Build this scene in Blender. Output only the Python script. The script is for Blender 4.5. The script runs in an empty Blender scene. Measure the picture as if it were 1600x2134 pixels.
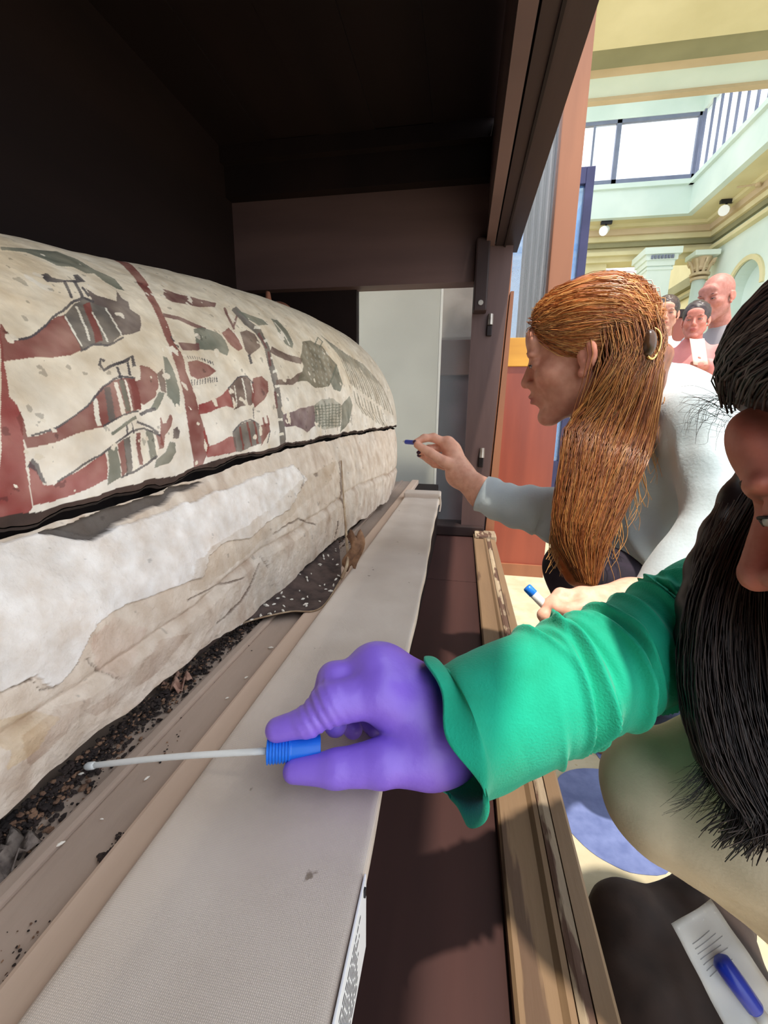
import bpy, bmesh, math, random
import numpy as np
from mathutils import Vector, Matrix
random.seed(7)
rng = np.random.default_rng(7)
scene = bpy.context.scene
COL = scene.collection
# ------------------------------------------------------------------ camera
# The camera stands at the origin, 0.9 m above the floor. World: X across the case, Y along the coffin, Z up.
FPX, CXP, CYP = 900.0, 800.0, 1067.0
_y = np.array([965 - CXP, 870 - CYP, FPX]); _y /= np.linalg.norm(_y)
_d = np.array([740 - CXP, 5300 - CYP, FPX]); _d -= _d.dot(_y) * _y; _d /= np.linalg.norm(_d)
CM = np.stack([np.cross(_d, _y), _y, -_d], 1)          # world -> camera (x right, y down, z forward)
cam_data = bpy.data.cameras.new('camera')
cam = bpy.data.objects.new('camera', cam_data); COL.objects.link(cam)
cam.matrix_world = Matrix([[CM[0][i], -CM[1][i], -CM[2][i], 0.0] for i in range(3)] + [[0, 0, 0, 1]])
cam_data.sensor_fit = 'VERTICAL'; cam_data.sensor_height = 36.0
cam_data.lens = FPX / 2134.0 * 36.0
cam_data.clip_start = 0.02; cam_data.clip_end = 100
scene.camera = cam
# ------------------------------------------------------------------ light
world = bpy.data.worlds.new('daylight'); scene.world = world; world.use_nodes = True
bg = world.node_tree.nodes['Background']
bg.inputs['Color'].default_value = (0.86, 0.92, 1.0, 1); bg.inputs['Strength'].default_value = 1.0
sun_data = bpy.data.lights.new('skylight_sun', 'SUN')
sun_data.energy = 2.2; sun_data.angle = math.radians(1.5); sun_data.color = (1.0, 0.93, 0.80)
sun = bpy.data.objects.new('skylight_sun', sun_data); COL.objects.link(sun)
sun.rotation_euler = Vector((-0.168, 0.26, -1.0)).to_track_quat('-Z', 'Y').to_euler()
scene.view_settings.view_transform = 'Standard'; scene.view_settings.look = 'None'
scene.view_settings.gamma = 1.0; scene.view_settings.use_curve_mapping = False
scene.view_settings.exposure = 1.3
FLOOR = -0.9

# ------------------------------------------------------------------ helpers
def P(px, py, d):
    """world point seen at (px, py) at depth d in front of the camera"""
    return CM.T @ (np.array([(px - CXP) / FPX, (py - CYP) / FPX, 1.0]) * d)
def on(axis, px, py, v):
    r = P(px, py, 1.0); return r * (v / r[axis])

def lin(c):
    c = [x / 255.0 for x in c]
    return tuple((x / 12.92 if x <= 0.04045 else ((x + 0.055) / 1.055) ** 2.4) for x in c)

MATS = {}
def mat(name, c1, c2=None, scale=8.0, rough=0.6, bump=0.0, bscale=None, stretch=(1, 1, 1), spec=0.4, detail=6, mix=(0.35, 0.65),
        attr=False, metal=0.0, alpha=1.0, trans=0.0, emit=0.0, weave=0.0, wear=None, sheen=0.0, aniso=0.0, sss=0.0):
    """procedural surface: two colours mixed by stretched noise, optional bump, weave, chips or a paint attribute"""
    if name in MATS: return MATS[name]
    m = bpy.data.materials.new(name); m.use_nodes = True
    nt = m.node_tree; N = nt.nodes; L = nt.links
    b = N['Principled BSDF']
    b.inputs['Roughness'].default_value = rough; b.inputs['Metallic'].default_value = metal
    b.inputs['Specular IOR Level'].default_value = spec
    if sheen: b.inputs['Sheen Weight'].default_value = sheen
    if aniso: b.inputs['Anisotropic'].default_value = aniso
    if trans: b.inputs['Transmission Weight'].default_value = trans
    if sss:
        b.inputs['Subsurface Weight'].default_value = sss
        b.inputs['Subsurface Radius'].default_value = (0.010, 0.004, 0.002); b.inputs['Subsurface Scale'].default_value = 0.6
    if alpha < 1: b.inputs['Alpha'].default_value = alpha
    tc = N.new('ShaderNodeTexCoord'); mp = N.new('ShaderNodeMapping'); mp.inputs['Scale'].default_value = stretch
    L.new(tc.outputs['Object'], mp.inputs['Vector'])
    nz = N.new('ShaderNodeTexNoise'); nz.inputs['Scale'].default_value = scale; nz.inputs['Detail'].default_value = detail
    L.new(mp.outputs['Vector'], nz.inputs['Vector'])
    rp = N.new('ShaderNodeMapRange'); rp.inputs['From Min'].default_value = mix[0]; rp.inputs['From Max'].default_value = mix[1]
    L.new(nz.outputs['Fac'], rp.inputs['Value'])
    mx = N.new('ShaderNodeMix'); mx.data_type = 'RGBA'
    A, B = mx.inputs[6], mx.inputs[7]
    A.default_value = lin(c1) + (1,); B.default_value = lin(c2 or c1) + (1,)
    L.new(rp.outputs['Result'], mx.inputs[0])
    out = mx.outputs[2]
    if attr:
        at = N.new('ShaderNodeAttribute'); at.attribute_name = 'Col'
        ml = N.new('ShaderNodeMix'); ml.data_type = 'RGBA'; ml.blend_type = 'MULTIPLY'; ml.inputs[0].default_value = 1.0
        L.new(at.outputs['Color'], ml.inputs[6]); L.new(out, ml.inputs[7]); out = ml.outputs[2]
    if wear:
        n2 = N.new('ShaderNodeTexNoise'); n2.inputs['Scale'].default_value = wear[1]; n2.inputs['Detail'].default_value = 8
        L.new(mp.outputs['Vector'], n2.inputs['Vector'])
        r2 = N.new('ShaderNodeMapRange'); r2.inputs['From Min'].default_value = wear[2]; r2.inputs['From Max'].default_value = wear[2] + 0.03
        L.new(n2.outputs['Fac'], r2.inputs['Value'])
        m2 = N.new('ShaderNodeMix'); m2.data_type = 'RGBA'; L.new(r2.outputs['Result'], m2.inputs[0]); L.new(out, m2.inputs[6])
        m2.inputs[7].default_value = lin(wear[0]) + (1,); out = m2.outputs[2]
    hsrc = None
    if weave:
        w1 = N.new('ShaderNodeTexWave'); w1.inputs['Scale'].default_value = weave; w1.bands_direction = 'X'; w1.inputs['Distortion'].default_value = 1.2
        w2 = N.new('ShaderNodeTexWave'); w2.inputs['Scale'].default_value = weave; w2.bands_direction = 'Y'; w2.inputs['Distortion'].default_value = 1.2
        for w in (w1, w2): L.new(tc.outputs['Object'], w.inputs['Vector'])
        ad = N.new('ShaderNodeMath'); ad.operation = 'MULTIPLY'
        L.new(w1.outputs['Fac'], ad.inputs[0]); L.new(w2.outputs['Fac'], ad.inputs[1]); hsrc = ad.outputs[0]
        m3 = N.new('ShaderNodeMix'); m3.data_type = 'RGBA'; m3.blend_type = 'MULTIPLY'
        r3 = N.new('ShaderNodeMapRange'); r3.inputs['To Min'].default_value = 0.80; r3.inputs['To Max'].default_value = 1.06
        L.new(hsrc, r3.inputs['Value']); m3.inputs[0].default_value = 1.0
        L.new(out, m3.inputs[6]); L.new(r3.outputs['Result'], m3.inputs[7]); out = m3.outputs[2]
    L.new(out, b.inputs['Base Color'])
    if emit:
        L.new(out, b.inputs['Emission Color']); b.inputs['Emission Strength'].default_value = emit
    if bump:
        bn = N.new('ShaderNodeTexNoise'); bn.inputs['Scale'].default_value = bscale or scale * 3; bn.inputs['Detail'].default_value = 8
        L.new(mp.outputs['Vector'], bn.inputs['Vector'])
        bp = N.new('ShaderNodeBump'); bp.inputs['Strength'].default_value = bump; bp.inputs['Distance'].default_value = 0.004
        L.new(hsrc if hsrc is not None else bn.outputs['Fac'], bp.inputs['Height']); L.new(bp.outputs['Normal'], b.inputs['Normal'])
    MATS[name] = m
    return m

def obj(name, verts, faces, m, parent=None, smooth=False, colors=None):
    me = bpy.data.meshes.new(name)
    verts = np.asarray(verts, dtype=np.float32)
    if isinstance(faces, np.ndarray) and faces.ndim == 2:
        nf, k = faces.shape
        me.vertices.add(len(verts)); me.vertices.foreach_set('co', verts.ravel())
        me.loops.add(nf * k); me.loops.foreach_set('vertex_index', faces.astype(np.int32).ravel())
        me.polygons.add(nf); me.polygons.foreach_set('loop_start', (np.arange(nf) * k).astype(np.int32))
        me.update(calc_edges=True); me.validate()
    else:
        me.from_pydata([tuple(map(float, v)) for v in verts], [], [tuple(int(i) for i in f) for f in faces]); me.update()
    if smooth: me.polygons.foreach_set('use_smooth', np.ones(len(me.polygons), dtype=bool))
    if colors is not None:
        ca = me.color_attributes.new('Col', 'FLOAT_COLOR', 'POINT')
        c = np.ones((len(verts), 4), np.float32); c[:, :3] = colors
        ca.data.foreach_set('color', c.ravel())
    o = bpy.data.objects.new(name, me); COL.objects.link(o)
    if m is not None: me.materials.append(m)
    if parent is not None: o.parent = parent; o.matrix_parent_inverse = parent.matrix_world.inverted()
    return o

def tag(o, label, cat=None, group=None, kind=None):
    if label: o['label'] = label
    if cat: o['category'] = cat
    if group: o['group'] = group
    if kind: o['kind'] = kind
    return o
def thing(name, loc, label, cat, group=None):
    o = bpy.data.objects.new(name, None); COL.objects.link(o); o.empty_display_size = 0.05
    o.location = loc; bpy.context.view_layer.update()
    return tag(o, label, cat, group)

class MB:
    """collects boxes, tubes and polygons into one mesh"""
    def __init__(s): s.v = []; s.f = []
    def add(s, v, f):
        o = len(s.v); s.v += [tuple(map(float, p)) for p in v]; s.f += [tuple(i + o for i in q) for q in f]; return s
    def box(s, x0, x1, y0, y1, z0, z1, bev=0.0):
        if bev <= 0:
            v = [(x, y, z) for z in (z0, z1) for y in (y0, y1) for x in (x0, x1)]
            return s.add(v, [(0, 2, 3, 1), (4, 5, 7, 6), (0, 1, 5, 4), (2, 6, 7, 3), (0, 4, 6, 2), (1, 3, 7, 5)])
        bm = bmesh.new(); bmesh.ops.create_cube(bm, size=1.0)
        for v in bm.verts: v.co = Vector(((x0 + x1) / 2 + v.co.x * (x1 - x0), (y0 + y1) / 2 + v.co.y * (y1 - y0), (z0 + z1) / 2 + v.co.z * (z1 - z0)))
        bmesh.ops.bevel(bm, geom=bm.edges[:], offset=bev, segments=2, affect='EDGES', profile=0.6)
        bm.verts.index_update(); s.add([v.co for v in bm.verts], [[v.index for v in f.verts] for f in bm.faces]); bm.free(); return s
    def prism(s, poly, axis, a, b):
        """poly in the two other axes (order x,y,z without axis) extruded from a to b"""
        def mk(p, t):
            q = list(p); q.insert(axis, t); return q
        n = len(poly); v = [mk(p, a) for p in poly] + [mk(p, b) for p in poly]
        f = [tuple(range(n))[::-1], tuple(range(n, 2 * n))] + [(i, (i + 1) % n, n + (i + 1) % n, n + i) for i in range(n)]
        return s.add(v, f)
    def tube(s, pts, rad, n=8, cap=True):
        v, f = tube_geo(pts, rad, n, cap); return s.add(v, f)
    def quadbox(s, c8): return s.add(c8, [(0, 3, 2, 1), (4, 5, 6, 7), (0, 1, 5, 4), (1, 2, 6, 5), (2, 3, 7, 6), (3, 0, 4, 7)])
    def build(s, name, m, parent=None, smooth=False):
        o = obj(name, s.v, s.f, m, parent, smooth)
        bm = bmesh.new(); bm.from_mesh(o.data); bmesh.ops.recalc_face_normals(bm, faces=bm.faces); bm.to_mesh(o.data); bm.free()
        return o

def frames(pts):
    pts = np.asarray(pts, float); T = np.gradient(pts, axis=0); T /= np.linalg.norm(T, axis=1)[:, None] + 1e-12
    ref = np.array([0, 0, 1.0]) if abs(T[0][2]) < 0.9 else np.array([1.0, 0, 0])
    U = np.zeros_like(pts); u = np.cross(T[0], ref); u /= np.linalg.norm(u)
    for i in range(len(pts)):
        u = u - u.dot(T[i]) * T[i]; u /= np.linalg.norm(u) + 1e-12; U[i] = u
    return T, U, np.cross(T, U)
def tube_geo(pts, rad, n=8, cap=True):
    pts = np.asarray(pts, float); rad = np.broadcast_to(rad, len(pts)); T, U, W = frames(pts)
    a = np.linspace(0, 2 * np.pi, n, endpoint=False)
    v = (pts[:, None] + rad[:, None, None] * (np.cos(a)[None, :, None] * U[:, None] + np.sin(a)[None, :, None] * W[:, None])).reshape(-1, 3)
    f = [(i * n + j, i * n + (j + 1) % n, (i + 1) * n + (j + 1) % n, (i + 1) * n + j) for i in range(len(pts) - 1) for j in range(n)]
    if cap: f += [tuple(range(n))[::-1], tuple((len(pts) - 1) * n + j for j in range(n))]
    return v, f
def spline(pts, n):
    """Catmull-Rom through pts"""
    p = np.asarray(pts, float); q = np.vstack([2 * p[0] - p[1], p, 2 * p[-1] - p[-2]])
    t = np.linspace(0, len(p) - 1 - 1e-9, n); i = t.astype(int); u = (t - i)[:, None]
    a, b, c, d = q[i], q[i + 1], q[i + 2], q[i + 3]
    return 0.5 * ((2 * b) + (-a + c) * u + (2 * a - 5 * b + 4 * c - d) * u ** 2 + (-a + 3 * b - 3 * c + d) * u ** 3)

def grid_faces(nu, nv, wrap=False):
    i = np.arange(nu - 1)[:, None]; j = np.arange(nv if wrap else nv - 1)[None]; k = (j + 1) % nv
    return np.stack([i * nv + j + 0 * k, i * nv + k, (i + 1) * nv + k, (i + 1) * nv + j + 0 * k], -1).reshape(-1, 4)

# smooth value noise on arrays of points
def vnoise(p, freq, seed=0):
    p = np.asarray(p, np.float64) * freq + seed * 17.13; i = np.floor(p).astype(np.int64); f = p - i; f = f * f * (3 - 2 * f)
    dim = p.shape[-1]; out = 0
    for c in range(2 ** dim):
        w = 1.0; h = np.zeros(p.shape[:-1], np.int64) + seed * 7919
        for a in range(dim):
            b = (c >> a) & 1; w = w * (f[..., a] if b else 1 - f[..., a]); h = h * 1619 + (i[..., a] + b) * (31337 + a * 6971)
        h = (h ^ (h >> 13)) * 60493 & 0x7fffffff; h = (h * (h * 15731 + 789221) + 1376312589) & 0x7fffffff
        out = out + w * (h / 0x7fffffff)
    return out * 2 - 1
def fbm(p, freq, seed=0, oct=4):
    return sum(vnoise(p, freq * 2 ** k, seed + k) / 2 ** k for k in range(oct))

# ------------------------------------------------------------------ implicit bodies (smooth unions meshed by surface nets)
def rc(a, b, r1, r2, k=0.01, op=1): return ('rc', np.asarray(a, float), np.asarray(b, float), r1, r2, k, op)
def el(c, r, R=None, k=0.01, op=1): return ('el', np.asarray(c, float), np.asarray(r, float), np.eye(3) if R is None else R, None, k, op)
def chain(pts, rads, k=0.01): return [rc(pts[i], pts[i + 1], rads[i], rads[i + 1], k) for i in range(len(pts) - 1)]
def xf(prims, R, t, s=1.0):
    out = []
    for q in prims:
        if q[0] == 'rc': out.append(('rc', R @ (q[1] * s) + t, R @ (q[2] * s) + t, q[3] * s, q[4] * s, q[5] * s, q[6]))
        else: out.append(('el', R @ (q[1] * s) + t, q[2] * s, R @ q[3], None, q[5] * s, q[6]))
    return out
def sdf_geo(prims, h, mod=None, pad=0.02):
    lo = np.full(3, 1e9); hi = -lo
    for q in prims:
        if q[6] < 0: continue
        if q[0] == 'rc':
            for c, r in ((q[1], q[3]), (q[2], q[4])): lo = np.minimum(lo, c - r); hi = np.maximum(hi, c + r)
        else:
            m = q[2].max(); lo = np.minimum(lo, q[1] - m); hi = np.maximum(hi, q[1] + m)
    lo -= pad; hi += pad; n = np.ceil((hi - lo) / h).astype(int) + 1
    ax = [lo[a] + h * np.arange(n[a]) for a in range(3)]
    D = np.full(n, 0.5, np.float32)
    for q in prims:
        mg = q[5] + 3 * h + pad * 0.5
        if q[0] == 'rc':
            r = max(q[3], q[4]); b0 = np.minimum(q[1], q[2]) - r - mg; b1 = np.maximum(q[1], q[2]) + r + mg
        else:
            b0 = q[1] - q[2].max() - mg; b1 = q[1] + q[2].max() + mg
        i0 = np.clip(np.floor((b0 - lo) / h).astype(int), 0, n); i1 = np.clip(np.ceil((b1 - lo) / h).astype(int) + 1, 0, n)
        if (i1 <= i0).any(): continue
        sl = tuple(slice(i0[a], i1[a]) for a in range(3))
        X = np.stack(np.meshgrid(*[ax[a][sl[a]] for a in range(3)], indexing='ij'), -1)
        if q[0] == 'rc':
            ba = q[2] - q[1]; L2 = ba.dot(ba) + 1e-12
            t = np.clip(((X - q[1]) @ ba) / L2, 0, 1)
            d = np.linalg.norm(X - q[1] - t[..., None] * ba, axis=-1) - (q[3] + (q[4] - q[3]) * t)
        else:
            Y = (X - q[1]) @ q[3]; k0 = np.linalg.norm(Y / q[2], axis=-1); k1 = np.linalg.norm(Y / q[2] ** 2, axis=-1) + 1e-9
            d = np.where(k0 < 1e-6, -q[2].min(), k0 * (k0 - 1) / k1)
        a = D[sl]; k = max(q[5], 1e-5)
        if q[6] > 0:
            hh = np.clip(0.5 + 0.5 * (a - d) / k, 0, 1); D[sl] = a + (d - a) * hh - k * hh * (1 - hh)
        else:
            hh = np.clip(0.5 - 0.5 * (a + d) / k, 0, 1); D[sl] = a + (-d - a) * hh + k * hh * (1 - hh)
    if mod is not None:
        idx = np.nonzero(np.abs(D) < 0.03)
        X = np.stack([ax[a][idx[a]] for a in range(3)], -1)
        D[idx] += mod(X).astype(np.float32)
    S = D < 0
    cnt = sum(S[i:n[0] - 1 + i, j:n[1] - 1 + j, k:n[2] - 1 + k].astype(np.int8) for i in (0, 1) for j in (0, 1) for k in (0, 1))
    act = (cnt > 0) & (cnt < 8); ci = np.nonzero(act); nv = len(ci[0])
    idm = np.full(act.shape, -1, np.int64); idm[ci] = np.arange(nv)
    base = np.stack(ci, -1); acc = np.zeros((nv, 3)); num = np.zeros(nv)
    cor = [(i, j, k) for i in (0, 1) for j in (0, 1) for k in (0, 1)]
    for p in cor:
        for a in range(3):
            if p[a]: continue
            r = list(p); r[a] = 1
            d0 = D[tuple((base + p).T)]; d1 = D[tuple((base + r).T)]; m = (d0 < 0) != (d1 < 0)
            t = np.where(m, d0 / np.where(m, d0 - d1, 1), 0)
            pos = np.array(p)[None] + np.zeros((nv, 3)); pos[:, a] += t
            acc += pos * m[:, None]; num += m
    V = lo + h * (base + acc / num[:, None])
    F = []
    for a in range(3):
        b, c = (a + 1) % 3, (a + 2) % 3
        s0 = [slice(None)] * 3; s1 = [slice(None)] * 3; s0[a] = slice(0, n[a] - 1); s1[a] = slice(1, n[a])
        E = S[tuple(s0)] != S[tuple(s1)]; e = np.stack(np.nonzero(E), -1)
        ok = (e[:, b] > 0) & (e[:, c] > 0) & (e[:, b] < n[b] - 1) & (e[:, c] < n[c] - 1); e = e[ok]
        def cell(db, dc):
            q = e.copy(); q[:, b] -= db; q[:, c] -= dc; return idm[tuple(q.T)]
        quad = np.stack([cell(1, 1), cell(0, 1), cell(0, 0), cell(1, 0)], -1)
        ins = S[tuple(e.T)]; quad[~ins] = quad[~ins][:, ::-1]; F.append(quad)
    return V, np.concatenate(F)
def body(name, prims, h, m, parent=None, mod=None, color=None):
    V, F = sdf_geo(prims, h, mod)
    return obj(name, V, F, m, parent, True, None if color is None else color(V))
def basis(fwd, up):
    """columns: right, forward, up of a head or object frame"""
    f = np.asarray(fwd, float); f /= np.linalg.norm(f); u = np.asarray(up, float); u = u - u.dot(f) * f; u /= np.linalg.norm(u)
    return np.stack([np.cross(f, u), f, u], 1)
def strands(name, paths, r0, m, parent=None, nseg=10, n=3, taper=0.35, colors=None):
    """many thin tapered hairs as one mesh; paths is a list of control-point lists"""
    V = []; F = []; C = []; off = 0
    a = np.linspace(0, 2 * np.pi, n, endpoint=False)
    gf = grid_faces(nseg, n, True)
    for i, p in enumerate(paths):
        q = spline(p, nseg); T, U, W = frames(q)
        rr = (r0 * rng.uniform(0.7, 1.3)) * (1 - (1 - taper) * np.linspace(0, 1, nseg) ** 2)
        V.append((q[:, None] + rr[:, None, None] * (np.cos(a)[None, :, None] * U[:, None] + np.sin(a)[None, :, None] * W[:, None])).reshape(-1, 3))
        F.append(gf + off); off += nseg * n
        if colors is not None: C.append(np.tile(colors[i], (nseg * n, 1)))
    o = obj(name, np.concatenate(V), np.concatenate(F), m, parent, True, np.concatenate(C) if colors is not None else None)
    return o
# ================================================================== materials
M_floor = mat('cream_stone_floor', (196, 184, 158), (178, 166, 138), 14, 0.55, 0.15, 60, wear=((178, 160, 125), 60, 0.66))
M_wallc = mat('cream_plaster', (222, 212, 170), (206, 196, 152), 1.5, 0.8, 0.05)
M_wallw = mat('white_plaster', (222, 234, 226), (206, 222, 214), 1.2, 0.8, 0.05)
M_olive = mat('olive_moulding', (150, 146, 112), (135, 132, 100), 2, 0.8)
M_tan = mat('tan_moulding', (205, 184, 152), (190, 170, 138), 2, 0.8)
M_frame = mat('grey_metal_frame', (132, 138, 160), (120, 126, 148), 5, 0.5, metal=0.3)
M_pane = mat('bright_pane', (235, 242, 250), (225, 235, 245), 2, 0.25, alpha=0.25)
M_frost = mat('frosted_pane', (225, 230, 240), (210, 216, 230), 6, 0.4, alpha=0.4)
M_dkwood = mat('dark_case_wood', (54, 38, 36), (38, 27, 27), 5, 0.5, 0.15, 40, (1, 0.12, 1), spec=0.3)
M_blkwood = mat('blackened_wood', (34, 22, 20), (26, 16, 15), 4, 0.7, 0.1, 30, (1, 0.15, 1), spec=0.2)
M_basewood = mat('brown_panel_wood', (66, 41, 38), (49, 30, 29), 6, 0.55, 0.12, 50, (1.0, 0.10, 1), spec=0.25)
M_sill = mat('worn_sill_wood', (128, 102, 76), (102, 80, 60), 9, 0.6, 0.35, 60, (1, 0.10, 1), wear=((88, 66, 50), 22, 0.62), mix=(0.3, 0.7))
M_sill2 = mat('grey_worn_strip', (168, 148, 122), (120, 104, 88), 16, 0.7, 0.5, 80, (1, 0.2, 1), wear=((84, 60, 48), 26, 0.52), mix=(0.3, 0.7))
M_post = mat('post_wood', (98, 76, 72), (78, 58, 56), 6, 0.5, 0.15, 40, (1, 1, 0.12))
M_redwood = mat('red_brown_panel_wood', (150, 72, 52), (122, 56, 42), 7, 0.35, 0.06, 40, (1, 1, 0.15), spec=0.5, wear=((180, 120, 95), 120, 0.71))
M_brnwood = mat('orange_brown_stile_wood', (150, 98, 70), (122, 78, 56), 7, 0.45, 0.08, 40, (1, 1, 0.12))
M_ochre = mat('ochre_wood', (214, 158, 62), (190, 132, 50), 8, 0.4, 0.05, 40, (0.2, 1, 1))
M_navy = mat('dark_blue_frame', (52, 52, 92), (40, 40, 76), 6, 0.35)
M_glassb = mat('blue_tinted_glass', (96, 150, 215), (110, 165, 225), 3, 0.08, alpha=0.45, spec=0.6)
M_glass = mat('clear_glass', (225, 235, 240), None, 3, 0.05, alpha=0.10, spec=0.6)
M_greyb = mat('pale_grey_board', (196, 196, 186), (184, 184, 174), 3, 0.6, 0.03)
M_edge = mat('white_board_edge', (226, 226, 220), None, 3, 0.6)
M_stone = mat('grey_stone', (168, 160, 154), (146, 138, 132), 7, 0.7, 0.3)
M_violet = mat('violet_dark_wood', (76, 64, 72), (60, 50, 58), 6, 0.5)
M_metal = mat('dull_steel', (176, 168, 158), (140, 130, 122), 20, 0.35, metal=0.8)
M_brass = mat('dark_iron', (44, 36, 36), (34, 28, 28), 20, 0.45, metal=0.6)
M_black = mat('black_plastic', (28, 28, 32), None, 5, 0.4)
M_whitep = mat('white_plastic', (236, 238, 236), None, 5, 0.35)

M_beam = mat('worn_beam_wood', (104, 80, 76), (82, 62, 60), 5, 0.6, 0.15, 40, (0.12, 0.3, 1))
# ================================================================== the hall
def struct(name, mb, m, parent=None):
    o = mb.build(name, m, parent)
    if parent is None: o['kind'] = 'structure'
    return o
XW, YW, ZS = 4.12, 9.2, 3.30            # right wall, far wall, soffit
XA, YA, YN = 3.45, 8.68, 5.70           # roof-light well
fl_ = struct('floor', MB().box(-6, 9, -3, 16, FLOOR - 0.1, FLOOR), M_floor)
# flat blue rounded patches almost flush with the floor
M_patch = mat('blue_floor_patch', (112, 124, 172), (92, 104, 152), 30, 0.5, 0.1, 120)
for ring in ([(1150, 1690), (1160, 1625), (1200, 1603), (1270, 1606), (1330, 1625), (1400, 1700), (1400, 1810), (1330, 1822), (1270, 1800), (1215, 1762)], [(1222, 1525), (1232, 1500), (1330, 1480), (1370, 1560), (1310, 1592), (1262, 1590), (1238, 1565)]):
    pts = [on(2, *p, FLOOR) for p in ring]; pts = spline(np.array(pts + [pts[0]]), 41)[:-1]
    MB().prism([(p[0], p[1]) for p in pts], 2, FLOOR - .01, FLOOR + .0012).build('floor_patch', M_patch, fl_)
# far colonnade wall: entablature on pilasters, an opening between them to the next room
wf = MB().box(-4, XW + 0.3, YW, YW + 0.35, 2.78, ZS)
wf.box(-4, 2.45, YW + 0.1, YW + 0.35, FLOOR, 2.78)
struct('wall_far', wf, M_wallc)
struct('wall_back', MB().box(-4, 6.2, 12.8, 13.0, FLOOR, 3.6), M_wallc)
# right wall with an arched niche
ac_y, ac_z, ar = 8.05, 1.95, 0.42
arch = [(ac_y - ar, FLOOR + 0.6)] + [(ac_y + ar * math.cos(a), ac_z + ar * math.sin(a)) for a in np.linspace(math.pi, 0, 17)] + [(ac_y + ar, FLOOR + 0.6)]
wr = MB()
wr.box(XW, XW + 0.3, 3.0, ac_y - ar, FLOOR, ZS); wr.box(XW, XW + 0.3, ac_y + ar, YW + 0.35, FLOOR, ZS)
top = [(y, z) for y, z in arch[1:-1]]
for (y0, z0), (y1, z1) in zip(top[:-1], top[1:]):
    wr.quadbox([(XW, y0, z0), (XW, y1, z1), (XW + .3, y1, z1), (XW + .3, y0, z0), (XW, y0, ZS), (XW, y1, ZS), (XW + .3, y1, ZS), (XW + .3, y0, ZS)])
wr.box(XW, XW + 0.3, ac_y - ar, ac_y + ar, FLOOR, FLOOR + 0.6)
wr.box(XW + 0.22, XW + 0.3, ac_y - ar - .02, ac_y + ar + .02, FLOOR + 0.6, 2.5)
wright = struct('wall_right', wr, M_wallw)
am = MB(); ro = [(ac_y + (ar + .07) * math.cos(a), ac_z + (ar + .07) * math.sin(a)) for a in np.linspace(math.pi, 0, 17)]
for i in range(16):
    (a0, b0), (a1, b1), (c0, d0), (c1, d1) = top[i], top[i + 1], ro[i], ro[i + 1]
    am.quadbox([(XW - .03, a0, b0), (XW - .03, a1, b1), (XW + .02, a1, b1), (XW + .02, a0, b0), (XW - .03, c0, d0), (XW - .03, c1, d1), (XW + .02, c1, d1), (XW + .02, c0, d0)])
am.build('arch_moulding', M_wallc, wright)
# wall of the next room, seen through the opening, with its own cornice
struct('wall_side', MB().box(XW + 0.02, XW + 0.25, YW + 0.36, 12.8, FLOOR, 3.4), M_wallc)
struct('trim_1', MB().box(XW - 0.10, XW + 0.02, YW + 0.4, 12.8, 2.45, 2.62).box(XW - 0.04, XW + 0.02, YW + 0.4, 12.8, 2.30, 2.36), M_olive)
# soffit around the roof light
so = MB()
so.box(-4, XW, YA + .1, YW, ZS, ZS + 0.12); so.box(XA + .1, XW, 3.0, YA + .1, ZS, ZS + 0.12)
struct('ceiling', so, M_wallc)
# stepped crown moulding on the two walls
def crown(name, d, z0, z1, m):
    b = MB(); b.box(-4, XW - d, YW - d, YW + 0.01, z0, z1); b.box(XW - d, XW + 0.01, 3.0, YW + 0.01, z0, z1); struct(name, b, m)
crown('trim_2', 0.26, ZS - 0.05, ZS + 0.01, M_wallc); crown('trim_3', 0.17, ZS - 0.14, ZS - 0.05, M_tan)
crown('trim_4', 0.11, ZS - 0.22, ZS - 0.14, M_wallc); crown('trim_5', 0.06, ZS - 0.30, ZS - 0.22, M_olive)
crown('trim_6', 0.10, 2.86, 2.92, M_wallc)
# near side of the roof light: stepped beams across the hall
for i, (ya, yb, z, m) in enumerate([(5.28, YN, ZS, M_wallw), (5.04, 5.30, ZS - 0.06, M_tan), (4.72, 5.06, ZS - 0.14, M_olive), (4.2, 4.74, ZS - 0.20, M_wallc)]):
    struct('trim_%d' % (7 + i), MB().box(-0.5, XA, ya, yb, z, ZS + 0.25), m)
struct('trim_11', MB().box(-0.5, XA, YN - 0.02, YN + 0.06, ZS - 0.03, ZS + 0.4), M_tan)
# well walls, clerestory windows, lantern top
zc0, zc1, zt = 3.78, 4.72, 4.95
struct('wall_well', MB().box(-0.5, XA + .1, YA, YA + .1, ZS, zc0).box(XA, XA + .1, YN, YA, ZS, zc0), M_wallw)
struct('trim_12', MB().box(-0.5, XA, YA - .06, YA, zc0 - .07, zc0).box(XA - .06, XA, YN, YA, zc0 - .07, zc0), M_wallw)
struct('ceiling_lantern', MB().box(-0.5, XA + .1, YN - 0.3, YA + .1, zt + 0.35, zt + .45).box(-0.5, XA + .1, YA, YA + .1, zc1, zt + .35).box(XA, XA + .1, YN, YA, zc1, zt + .35), M_wallw)
def window(n, mb_frame, panes, mp):
    f = struct('window_%d' % n, mb_frame, M_frame)
    for c8 in panes: MB().box(*c8).build('pane', mp, f)
xs = [0.35, 1.30, 2.25, XA]
fr = MB()
for x in xs: fr.box(x - .035, x + .035, YA + .01, YA + .07, zc0, zc1)
fr.box(0.3, XA, YA + .01, YA + .08, zc0, zc0 + .09).box(0.3, XA, YA + .01, YA + .07, zc1 - .05, zc1)
window(1, fr, [(xs[i] + .035, xs[i + 1] - .035, YA + .04, YA + .05, zc0 + .09, zc1 - .05) for i in (0, 2)], M_pane)
f2 = MB().box(1.86, 1.89, YA + .0, YA + .03, zc0 + .1, zc1 - .06)
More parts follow.
